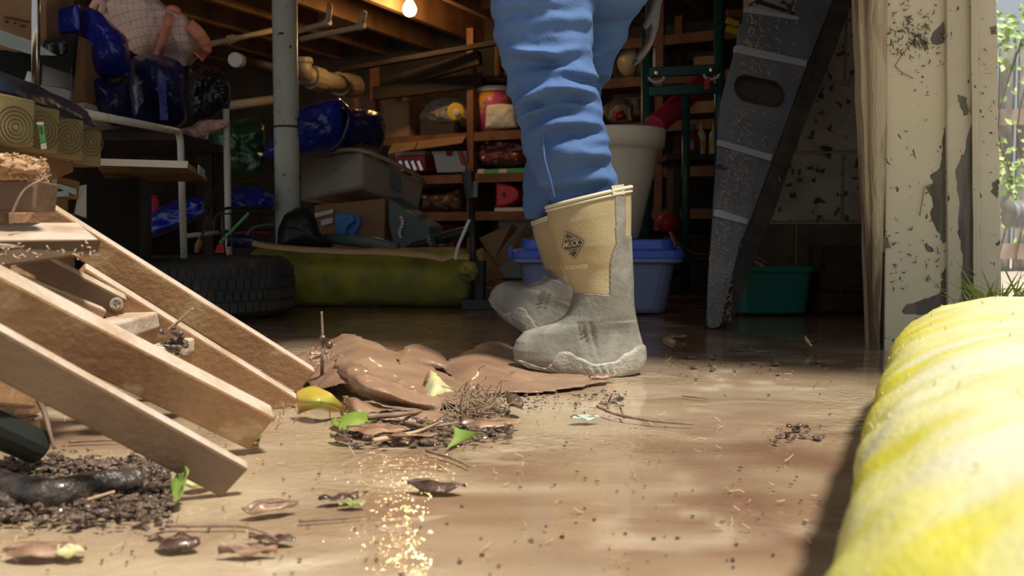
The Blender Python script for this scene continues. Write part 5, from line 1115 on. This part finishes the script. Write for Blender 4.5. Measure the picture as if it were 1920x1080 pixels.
q = MB(); q.prism([W(163,500,2.62), W(262,492,2.95), W(262,334,2.95), W(163,334,2.62)], (-.08,.3,0)); cbn = one('black_cabinet', q, M['black'], 'plain black cabinet under the pale edged plank', 'cabinet', bevel=.004)
bl = thing('wide_plank', 'wide plank with a pale sawn end resting on the cabinet', 'plank', W(270, 330, 2.8))
P = [W(180,309,2.58), W(350,314,2.72), W(388,341,3.3), W(200,340,3.1)]
q = MB(); q.prism(P, (0,0,.018)); obj('plank', q, M['board'], bl)
q = MB(); q.prism([W(179,310,2.575), W(351,315,2.715), W(352,302,2.715), W(180,297,2.575)], (0,.006,0)); obj('sawn_end', q, M['cream'], bl)
q = MB(); q.prism([W(371,326,2.99), W(382,334,3.14), W(382,319,3.14), W(371,309,2.99)], (.004,0,0)); obj('blue_label', q, M['labelblue'], bl)
q = patch([[W(-60,128,1.95), W(0,150,2.0), W(60,172,2.1), W(110,196,2.2), W(165,222,2.3)], [W(-60,142,1.80), W(0,164,1.84), W(60,184,1.94), W(110,206,2.04), W(168,234,2.16)], [W(-60,165,1.76), W(0,186,1.80), W(60,206,1.90), W(110,228,2.02), W(180,252,2.15)]], 40, 14, .008, 12, 0, .016)
one('navy_sheet', q, M['navycloth'], 'dark navy plastic sheet draped over the square timbers', 'sheet', solid=.006, smooth=True)
q = patch([[W(-60,120,2.2), W(0,138,2.25), W(50,160,2.3), W(105,182,2.4)], [W(-60,142,2.05), W(0,160,2.1), W(50,178,2.15), W(100,200,2.25)]], 30, 12, .012, 16)
one('white_sheet', q, M['clear'], 'thin crumpled white plastic sheet above the navy sheet', 'sheet', solid=.003, smooth=True)
one('printed_bag', patch([[W(112,206,2.2), W(135,206,2.25), W(158,210,2.3)], [W(118,214,2.15), W(138,218,2.2), W(162,222,2.25)], [W(128,226,2.14), W(146,230,2.18), W(166,236,2.22)]], 20, 12, .01, 20), M['enamel'], 'pale printed packet tucked under the navy sheet', 'packet', solid=.004, smooth=True)
# ------------------------------------------------------------------ broken wooden steps, foreground left
ws = thing('wooden_steps', 'broken brown painted wooden steps lying tilted at the front left', 'steps', G(300, 860))
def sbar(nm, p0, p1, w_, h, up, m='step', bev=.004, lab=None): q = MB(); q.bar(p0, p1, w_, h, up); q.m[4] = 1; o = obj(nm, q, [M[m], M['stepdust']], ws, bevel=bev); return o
sbar('stringer', W(-200,458,1.00), W(488,802,1.27), .034, .062, (.06,-.42,1))
sbar('stringer', W(-200,552,.86), W(441,900,1.06), .016, .050, (.05,-.40,1), 'stepshade')
sbar('stringer', W(60,395,1.50), W(574,712,1.765), .026, .054, (.06,-.30,1))
sbar('stringer', W(140,520,1.40), W(542,764,1.62), .026, .052, (.06,-.34,1))
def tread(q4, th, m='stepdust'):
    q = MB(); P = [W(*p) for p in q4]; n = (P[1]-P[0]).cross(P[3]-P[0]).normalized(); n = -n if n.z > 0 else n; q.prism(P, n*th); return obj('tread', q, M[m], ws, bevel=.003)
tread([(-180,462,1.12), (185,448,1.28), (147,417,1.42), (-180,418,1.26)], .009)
q = MB(); q.prism([W(-180,452,1.135), W(186,449,1.279), W(180,474,1.285), W(-180,527,1.135)], (0,.02,0)); q.v = [p+V((0,-.012,0)) for p in q.v]; obj('tread_front', q, M['stepshade'], ws, bevel=.002)
q = MB(); q.prism([W(-160,332,1.22), W(72,338,1.34), W(66,394,1.34), W(-160,398,1.22)], (-.02,.10,0)); obj('riser', q, M['stepshade'], ws, bevel=.003)
sbar('brace', W(40,478,1.32), W(226,572,1.42), .02, .034, (.05,-.5,1), 'stepshade')
sbar('lower_brace', W(30,528,1.25), W(190,592,1.36), .018, .024, (.05,-.5,1))
q = MB(); q.lathe(W(219,570,1.395), [(.007,0),(.007,.004),(.003,.005)], 14, Matrix.Rotation(R(90), 3, 'X')); obj('bolt', q, M['chrome'], ws)
q = MB(); q.lathe(W(219,570,1.398), [(.0105,0),(.0105,.0015)], 16, Matrix.Rotation(R(90), 3, 'X')); obj('washer', q, M['stepdust'], ws)
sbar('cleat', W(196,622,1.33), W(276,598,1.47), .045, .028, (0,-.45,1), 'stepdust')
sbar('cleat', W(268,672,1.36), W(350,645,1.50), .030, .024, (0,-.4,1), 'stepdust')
for a_, b_2 in ((-150, 1.00), (-150, .86)):
    p_ = W(a_, 484 if b_2 > .9 else 578, 1.035 if b_2 > .9 else .895); sbar('leg', V((p_.x, p_.y+.012, .002)), V((p_.x, p_.y+.012, p_.z)), .035, .035, (0, 1, 0))
p_ = W(-150, 400, 1.30); sbar('leg', V((p_.x, p_.y, .002)), V((p_.x, p_.y, p_.z)), .04, .04, (0, 1, 0))
p_ = W(62, 396, 1.50); sbar('leg', V((p_.x-.03, p_.y+.02, .002)), V((p_.x-.03, p_.y+.02, p_.z)), .03, .03, (0, 1, 0))
sbar('foot_block', W(-80,712,.98), W(52,728,1.10), .03, .05, (0,0,1))
one('coir_roll', puff([(-70,300),(-60,284),(0,287),(50,292),(86,302),(95,316),(92,330),(70,336),(0,338),(-60,338)], 1.30, .045, 71, .008, 60), M['rope'], 'frayed tan fibre roll lying on the top of the wooden steps', 'roll', smooth=True)
st = MB(); cr_o = bpy.data.objects['coir_roll']
for k in range(260):
    t = random.random(); x = 5+84*t; sprig(st, W(x, 290+10*t*t+44*random.random(), 1.268+.02*t*t), random.uniform(.004,.011), .0011)
obj('fibres', st, M['rope'], cr_o, kind='stuff')
st = MB()
for k in range(34):
    p = W(random.uniform(0, 180), random.uniform(458, 490), 1.20); d_ = p + V((0, -.02, 0)); sprig(st, W(random.uniform(0,180), random.gauss(474,9), 1.188), random.uniform(.002,.007), .0010)
obj('stuck_straw', st, M['straw'], ws, kind='stuff')
def twig(pts, r_, nm='twig', lab='', m='twig', cat='twig'): q = MB(); P = path(pts, 16); q.tube(P, [r_*(1-.5*i/15)*(1+.25*noise.noise(P[i]*300)) for i in range(16)], 6); return one(nm, q, M[m], lab, cat, smooth=True)
twig([W(20,420,1.25), W(24,398,1.25), W(44,358,1.26), W(72,340,1.27), W(96,328,1.3)], .0022, lab='curved brown stem hanging over the top tread')
twig([W(316,620,1.44), W(340,598,1.43), W(362,578,1.42)], .0030, lab='pale stick jutting up from the mud lump on the steps', m='straw')
mbx = MB()
for k in range(46): mbx.ball(W(random.gauss(325,16), random.gauss(645,11), 1.42+random.uniform(-.02,.02)), (random.uniform(.003,.008), random.uniform(.003,.008), random.uniform(.002,.006)), 7, 4)
tag(obj('mud_clump', mbx, M['mudlump'], kind='stuff'), 'lump of mud and bits stuck on the wooden steps', 'mud')
twig([W(70,745,1.10), W(84,776,1.10), W(92,806,1.09), W(102,842,1.09)], .004, lab='dark twig hanging down behind the front stringer')
one('dark_pipe', MB().tube([W(-60,780,1.02), W(70,838,1.10)], .021, 14), M['darkmetal'], 'dark muddy pipe end at the far left edge', 'pipe', smooth=False)
one('wet_log', MB().tube(path([W(-10,905,1.06), G(90,925,.022), G(180,910,.02), G(262,903,.016)], 20), [.017+.0025*noise.noise(V((i*.7,0,0))) for i in range(20)], 12), M['blacklog'], 'black wet log half buried in the mud at the left', 'log', smooth=True)
twig([G(226,917,.006), G(296,917,.005)], .0035, lab='short tan stick in front of the wet log', m='straw')
twig([G(140,945,.006), G(215,922,.02)], .003, lab='thin tan stick lying on the mud heap', m='straw')
def mudheap(nm, lab, region, n, smin, smax, hfun, m='mudlump'):
    q = MB()
    for k in range(n):
        px, py = region(); z = hfun(px, py); s_ = random.uniform(smin, smax)
        p = G(px, py, 0.0); s_ *= .35+.75*random.random()**2; j0 = len(q.v); q.ball(p+V((0,0,z)), (s_*random.uniform(.6,2.2), s_*random.uniform(.6,1.6), s_*random.uniform(.35,.9)), 7, 4)
        for i in range(j0, len(q.v)): q.v[i] = q.v[i] + V((random.gauss(0,1), random.gauss(0,1), random.gauss(0,1)))*s_*.16
    return tag(obj(nm, q, M[m], kind='stuff'), lab, 'mud')
mudheap('mud_heap', 'heap of dark wet mud and bark bits at the front left corner', lambda: (random.uniform(-40, 320), 960+random.gauss(-30, 26)), 2600, .002, .0065, lambda x, y: random.uniform(0, .014))
mudheap('mud_heap', 'dark mud ridge along the back of the wet log', lambda: (random.uniform(-40, 300), random.gauss(903, 10)), 1300, .002, .006, lambda x, y: random.uniform(0.002, .022))
# ------------------------------------------------------------------ wet brown sheet, torn into pieces
def sheet(rows, lab, seed, **k): return one('torn_sheet', patch([[G(*p) for p in r_] for r_ in rows], 90, 60, .002, 22, seed, .002, (.0015 if seed == 3 else .0045), .010), M['sheet'], lab, 'sheet', 'pieces of the wet brown sheet', solid=.0022, smooth=True)
sheet([[(540,672,.004),(600,652,.02),(650,628,.045),(720,652,.04),(800,690,.02),(860,715,.006)], [(555,700,.008),(620,682,.035),(690,675,.045),(760,706,.028),(830,727,.018),(900,738,.004)], [(590,735,.004),(650,722,.03),(720,730,.018),(790,748,.015),(850,757,.01),(930,762,.003)]], 'largest piece of wet brown sheet with a raised ridge by the steps', 1)
sheet([[(636,664,.055),(680,690,.052),(720,712,.046),(770,734,.03),(840,752,.012)], [(630,690,.04),(672,716,.052),(712,736,.046),(762,752,.028),(830,762,.010)], [(640,724,.006),(676,742,.012),(716,758,.012),(760,766,.008),(820,772,.003)]], 'folded flap of brown sheet with torn edge beneath the ridge', 2)
sheet([[(826,688,.003),(874,662,.024),(926,642,.034),(985,664,.012),(1045,692,.003)], [(850,712,.008),(900,692,.026),(955,692,.012),(1020,702,.003),(1100,706,.002)], [(880,742,.003),(950,738,.005),(1010,737,.002),(1080,727,.003),(1150,714,.002)]], 'brown sheet mound under the toe of the near boot', 3)
sheet([[(742,666,.03),(775,648,.042),(812,655,.03),(838,676,.012)], [(750,684,.035),(782,672,.03),(815,678,.018),(842,688,.006)], [(768,694,.008),(796,693,.004),(820,692,.003),(846,694,.002)]], 'small curled piece of brown sheet behind the big ridge', 4)
sheet([[(640,745,.02),(664,750,.03),(700,760,.02),(760,772,.010),(830,776,.004)], [(652,766,.012),(668,770,.022),(700,774,.016),(756,782,.010),(826,786,.003)], [(656,788,.003),(672,790,.005),(702,790,.005),(752,792,.003),(820,794,.002)]], 'low crumpled piece of brown sheet behind the yellow leaf', 5)
sheet([[(905,706,.002),(950,700,.012),(985,702,.014),(1010,712,.004)], [(915,714,.003),(955,712,.008),(990,714,.006),(1020,716,.002)]], 'thin torn strip of brown sheet in front of the near boot toe', 6)
# ------------------------------------------------------------------ leaves, each its own
def leaf(px, py, L, wd_, yaw, m, lab, curl=.25, lift=0.0, roll=0.0, fold=.3, nm='fallen_leaf', pitch=0.0, grp=None):
    c = G(px, py, 0); q = MB(); n, k = 13, 7
    if abs(roll) <= 20: fold, curl = -fold*.8, -curl*.35
    y0 = R(yaw); Rm = Matrix.Rotation(y0, 3, 'Z') @ Matrix.Rotation(R(pitch), 3, 'Y') @ Matrix.Rotation(R(roll), 3, 'X'); vs = []
    for i in range(n):
        t = i/(n-1); hw = wd_/2*math.sin(math.pi*t**.85)**.8 if 0 < t < 1 else 0.0006
        for j in range(k):
            s_ = j/(k-1)*2-1; w_ = hw*(1+.3*noise.noise(V((t*6, s_*1.5, px*.1))))
            vs.append(Rm @ V(((t-.5)*L, s_*w_*(1-.2*abs(fold)), abs(s_)**1.3*hw*fold*.6 + curl*L*(t-.5)**2*.8 + .007*noise.noise(V((t*4+px, s_*1.6, py))))))
    z0 = min(v.z for v in vs); vs = [v+c+V((0,0,-z0+.0015+lift)) for v in vs]
    q.add(vs, [(i*k+j, i*k+j+1, (i+1)*k+j+1, (i+1)*k+j) for i in range(n-1) for j in range(k-1)])
    o = one(nm, q, M[m], lab, 'leaf', grp, solid=.0010, smooth=True)
    r_ = MB(); mid = [vs[i*k+k//2]+V((0,0,.0008)) for i in range(n)]; r_.tube(mid, [.0012]*(n-3)+[.0008]*3, 5); obj('midrib', r_, M['straw' if m in ('leafyellow','leafpale','leafgreen') else 'twig'], o, smooth=True); return o
o = one('fallen_leaf', patch([[G(556,738,.040), G(590,726,.05), G(625,742,.040), G(655,768,.008)], [G(556,752,.030), G(590,752,.036), G(625,758,.026), G(655,772,.004)], [G(558,776,.004), G(590,768,.016), G(622,770,.010), G(652,776,.002)]], 24, 16, .004, 30, 3), M['leafyellow'], 'large shiny yellow and green leaf at the end of the steps', 'leaf', solid=.0012, smooth=True)
o = one('fallen_leaf', patch([[G(806,696,.050), G(818,702,.046), G(832,716,.034), G(850,732,.018)], [G(800,716,.032), G(814,722,.034), G(828,734,.024), G(842,744,.010)], [G(792,752,.002), G(802,760,.006), G(818,760,.004), G(830,764,.002)]], 20, 16, .003, 30, 5), M['leafpale'], 'pale spotted leaf standing upright among the debris', 'leaf', solid=.0012, smooth=True)
one('fallen_leaf', patch([[G(803,696,.050), G(796,712,.036), G(790,730,.018), G(782,756,.002)], [G(808,697,.049), G(804,716,.034), G(800,732,.018), G(796,754,.002)]], 16, 8, .002, 30, 7), M['litter'], 'brown edge of a curled leaf left of the pale spotted leaf', 'leaf', solid=.0012, smooth=True)
one('fallen_leaf', patch([[G(640,782,.016), G(665,772,.022), G(700,770,.018), G(718,775,.010)], [G(634,798,.007), G(662,792,.013), G(695,789,.010), G(714,782,.006)], [G(640,809,.002), G(660,811,.004), G(682,802,.002), G(702,794,.002)]], 22, 14, .003, 30, 11), M['leafgreen'], 'bright green leaf lying below the yellow leaf', 'leaf', solid=.0012, smooth=True)
leaf(640, 800, .055, .034, 120, 'leafgreen', 'small green leaf half hidden under the bright green leaf', .3, .002, 10)
one('fallen_leaf', patch([[G(852,799,.024), G(870,806,.018), G(908,812,.006)], [G(850,820,.012), G(866,819,.010), G(900,816,.003)], [G(836,842,.002), G(850,835,.003), G(872,826,.002)]], 20, 14, .002, 30, 13), M['leafgreen'], 'pointed green leaf curled at the front of the debris pile', 'leaf', solid=.0012, smooth=True)
leaf(800, 815, .03, .018, 75, 'leafgreen', 'small upright green tip left of the pointed green leaf', .6, .004, -45, .5)
leaf(730, 792, .085, .035, 20, 'litterdark', 'black wet curled leaf right of the bright green leaf', .6, .006, -20, .7)
leaf(708, 818, .10, .045, -12, 'litter', 'flat brown leaf lowest at the left of the debris pile', .25, .004, 8)
leaf(762, 830, .085, .04, 8, 'litter', 'reddish brown leaf in front of the debris pile', .3, .003, -10)
leaf(920, 805, .10, .04, 10, 'litter', 'tan leaf lying under the dry roots', .3, .003, 12)
leaf(958, 782, .07, .05, 80, 'litterdark', 'glossy brown rounded leaf at the right end of the dry roots', .7, .012, 40, .8)
leaf(905, 786, .09, .035, -5, 'litterdark', 'dark leaf beneath the middle of the dry roots', .4, .005, 20)
leaf(818, 925, .072, .03, -12, 'litterdark', 'dark curled leaf alone on the open mud', .5, .003, 12, .8)
leaf(345, 945, .06, .03, 105, 'leafgreen', 'olive leaf curling down from the front stringer end', .8, .006, -50, .6, pitch=-40)
leaf(376, 918, .045, .025, 30, 'leafpale', 'yellowish leaf under the front stringer end', .4, .004, 10)
leaf(508, 968, .06, .022, 25, 'litter', 'crinkled tan leaf with dark ends on the near mud', .5, .004, 20, .6)
leaf(335, 1030, .045, .03, -10, 'litterdark', 'small dark leaf on the near mud', .2, .002)
leaf(465, 1045, .055, .012, 4, 'litter', 'narrow red brown leaf near the lower edge', .1, .001)
leaf(85, 1045, .075, .03, 6, 'litter', 'muddy curled leaf at the lower left corner', .4, .002, 10)
leaf(133, 1048, .03, .02, -15, 'leafpale', 'pale torn leaf bit beside the muddy curled leaf', .3, .002)
leaf(28, 797, .06, .035, 5, 'litter', 'orange brown leaf under the steps at the far left', .3, .003)
leaf(510, 1020, .05, .018, -12, 'litterdark', 'dark leaf strip right of the small dark leaf', .2, .002)
leaf(480, 835, .05, .018, -70, 'leafgreen', 'wilted pale green shoot at the end of the upper stringer', .4, .004, 20, nm='leaf_shoot')
leaf(1252, 655, .055, .045, 40, 'litter', 'small brown leaf standing on the mud right of the near boot', .8, .006, 40, .7)
leaf(1265, 635, .075, .016, 8, 'litter', 'rolled brown bark strip right of the heel', .2, .002, 0, .9, nm='bark_strip')
leaf(1513, 655, .04, .035, 70, 'leafpale', 'small round tan leaf standing near the yellow tube', .6, .006, 55, .4)
leaf(1400, 668, .125, .022, 12, 'litterdark', 'long curved dark leaf on the mud below the ramp', .9, .003, 10, .6)
leaf(1098, 792, .05, .02, 8, 'glass', 'clear ribbed plastic scrap right of the debris pile', .1, .003, 0, .2, nm='plastic_scrap')
leaf(700, 745, .07, .03, -30, 'litter', 'brown leaf scrap caught in the folded flap', .5, .02, 20, .5)
leaf(1130, 715, .06, .02, 12, 'litter', 'tan bark piece in front of the near boot', .4, .004, 10, .6, nm='bark_strip')
leaf(640, 830, .05, .02, -40, 'litterdark', 'tiny dark leaf at the left edge of the debris pile', .4, .002)
leaf(600, 690, .05, .015, 30, 'litter', 'curled thin leaf on the back edge of the brown sheet', .6, .03, 10)
leaf(1495, 808, .035, .012, 0, 'litterdark', 'black bark crumb near the foot of the yellow tube', .2, .002, 0, .4, nm='bark_strip')
leaf(635, 945, .045, .02, 20, 'litterdark', 'dark crumbled leaf left of the lone curled leaf', .5, .002, 0, .7)
leaf(660, 953, .03, .014, 4, 'leafgreen', 'tiny yellow green leaf beside the crumbled leaf', .1, .001)
# twigs, roots
twig([G(604,720,.0), W(604,680,1.78), W(605,640,1.78), W(603,584,1.78)], .004, lab='upright grey twig standing at the end of the steps')
q = MB(); pk = W(605, 636, 1.775); q.ball(pk, (.008,.007,.010), 8, 5); q.ball(pk+V((.012,0,-.012)), (.008,.007,.008), 8, 5); one('seed_head', q, M['litterdark'], 'dried seed head on the upright grey twig', 'seed head', smooth=True)
twig([G(1120,762,.012), G(1160,778,.008), G(1230,790,.005), G(1300,795,.004)], .003, lab='long thin red brown twig on the mud right of the pile')
twig([G(1170,782,.006), W(1166,772,1.51), W(1162,762,1.50)], .0025, lab='short side twig at the bend of the long twig')
twig([G(1140,765,.005), W(1142,752,1.58), W(1148,738,1.57)], .0025, lab='small upright twig left of the long twig')
twig([G(310,985,.004), G(390,986,.004), G(460,988,.003), G(500,1000,.002)], .0022, lab='thin dark twig on the near mud at the left')
twig([G(560,977,.003), G(640,972,.003), G(685,968,.003)], .002, lab='thin twig left of the lone curled leaf')
twig([G(130,828,.003), G(200,825,.004), G(225,826,.003)], .0025, lab='straight twig lying under the front stringer')
twig([G(700,826,.01), G(780,810,.012), G(830,790,.03)], .004, lab='pale stick across the debris pile', m='straw')
twig([G(690,782,.02), G(740,778,.022), G(790,772,.012)], .006, lab='muddy brown stick along the back of the debris pile')
twig([G(800,845,.004), G(850,860,.004), G(880,875,.003)], .0025, lab='dark twig trailing from the front of the pile')
twig([G(1280,742,.003), G(1330,748,.003)], .002, lab='tiny twig on the open mud near the yellow tube')
twig([G(760,792,.01), G(800,800,.018), G(860,792,.02)], .004, lab='dark stick crossing the middle of the debris pile')
mudheap('bark_litter', 'strip of wet bark litter along the front of the debris pile', lambda: (random.uniform(640, 960), 800+random.gauss(5, 14)), 700, .002, .0065, lambda x, y: random.uniform(0, .008))
mudheap('bark_litter', 'scattered wet bark litter in front of the near boot', lambda: (random.uniform(980, 1180), random.gauss(752, 12)), 110, .0015, .005, lambda x, y: 0.002)
q = MB()
for k in range(130):
    c = G(random.gauss(893, 26), random.gauss(775, 12), 0)+V((0, 0, random.uniform(.004, .03))); a = random.uniform(0, 6.28); s_ = random.uniform(.015, .045)
    d1 = V((math.cos(a), math.sin(a)*.5, random.uniform(-.3, 1.1))).normalized()*s_
    P = [c, c+d1*.5+V((random.gauss(0,.006), random.gauss(0,.006), random.gauss(0.002,.006))), c+d1]
    for p in P: p.z = max(p.z, .002)
    q.tube(path(P, 6), .0009, 4)
tag(obj('dry_roots', q, M['root'], kind='stuff'), 'tangle of thin dry roots on the debris pile', 'roots')
q = MB()
for k in range(22):
    p = G(random.gauss(525, 18), random.gauss(775, 14), random.uniform(.003, .02)); sprig(q, p, random.uniform(.008, .022), .0009)
tag(obj('dry_straw', q, M['root'], kind='stuff'), 'wisps of dry straw at the end of the upper stringer', 'straw')
q = MB()
for k in range(60): sprig(q, G(random.uniform(570, 720), random.gauss(668, 8), .035), random.uniform(.006, .022), .0011)
tag(obj('straw_wisps', q, M['straw'], kind='stuff'), 'straw wisps scattered on the ridge of the brown sheet', 'straw')
q = MB()
for k in range(700):
    y = 600+480*random.random()**1.3; x = random.uniform(-100, 1560)
    if 480 < x < 1000 and y < 690: continue
    p = G(x, y, 0); s_ = random.choice((.0008, .001, .0014, .0018, .0022))*random.uniform(.5, 1.0); q.ball(p+V((0,0,s_*.3)), (s_*random.uniform(.8,2.2), s_*random.uniform(.8,2), s_*.7), 6, 3)
tag(obj('mud_crumbs', q, M['mudlump'], kind='stuff'), 'fine mud crumbs scattered over the wet floor', 'crumbs')
q = MB()
for k in range(130):
    y = 610+420*random.random(); x = random.uniform(0, 1540); p = G(x, y, .0025); sprig(q, p, random.uniform(.004, .018), .0008)
tag(obj('straw_crumbs', q, M['straw'], kind='stuff'), 'tiny bits of straw scattered over the wet floor', 'crumbs')
mudheap('mud_clods', 'dark clods on the mud between the ramp and the yellow tube', lambda: (random.uniform(1230, 1570), random.gauss(672, 20)), 110, .002, .007, lambda x, y: .001)
mudheap('mud_clods', 'dark clods beside the foot of the yellow tube', lambda: (random.uniform(1440, 1545), random.gauss(815, 8)), 40, .002, .006, lambda x, y: .001)
tag(obj('grass_sprout', blades(W(60, 905, 1.08).x, 1.09, .02, .012, 12, .022, .012, .9), M['leafgreen'], kind='stuff'), 'bright green grass sprout on the mud heap', 'grass')
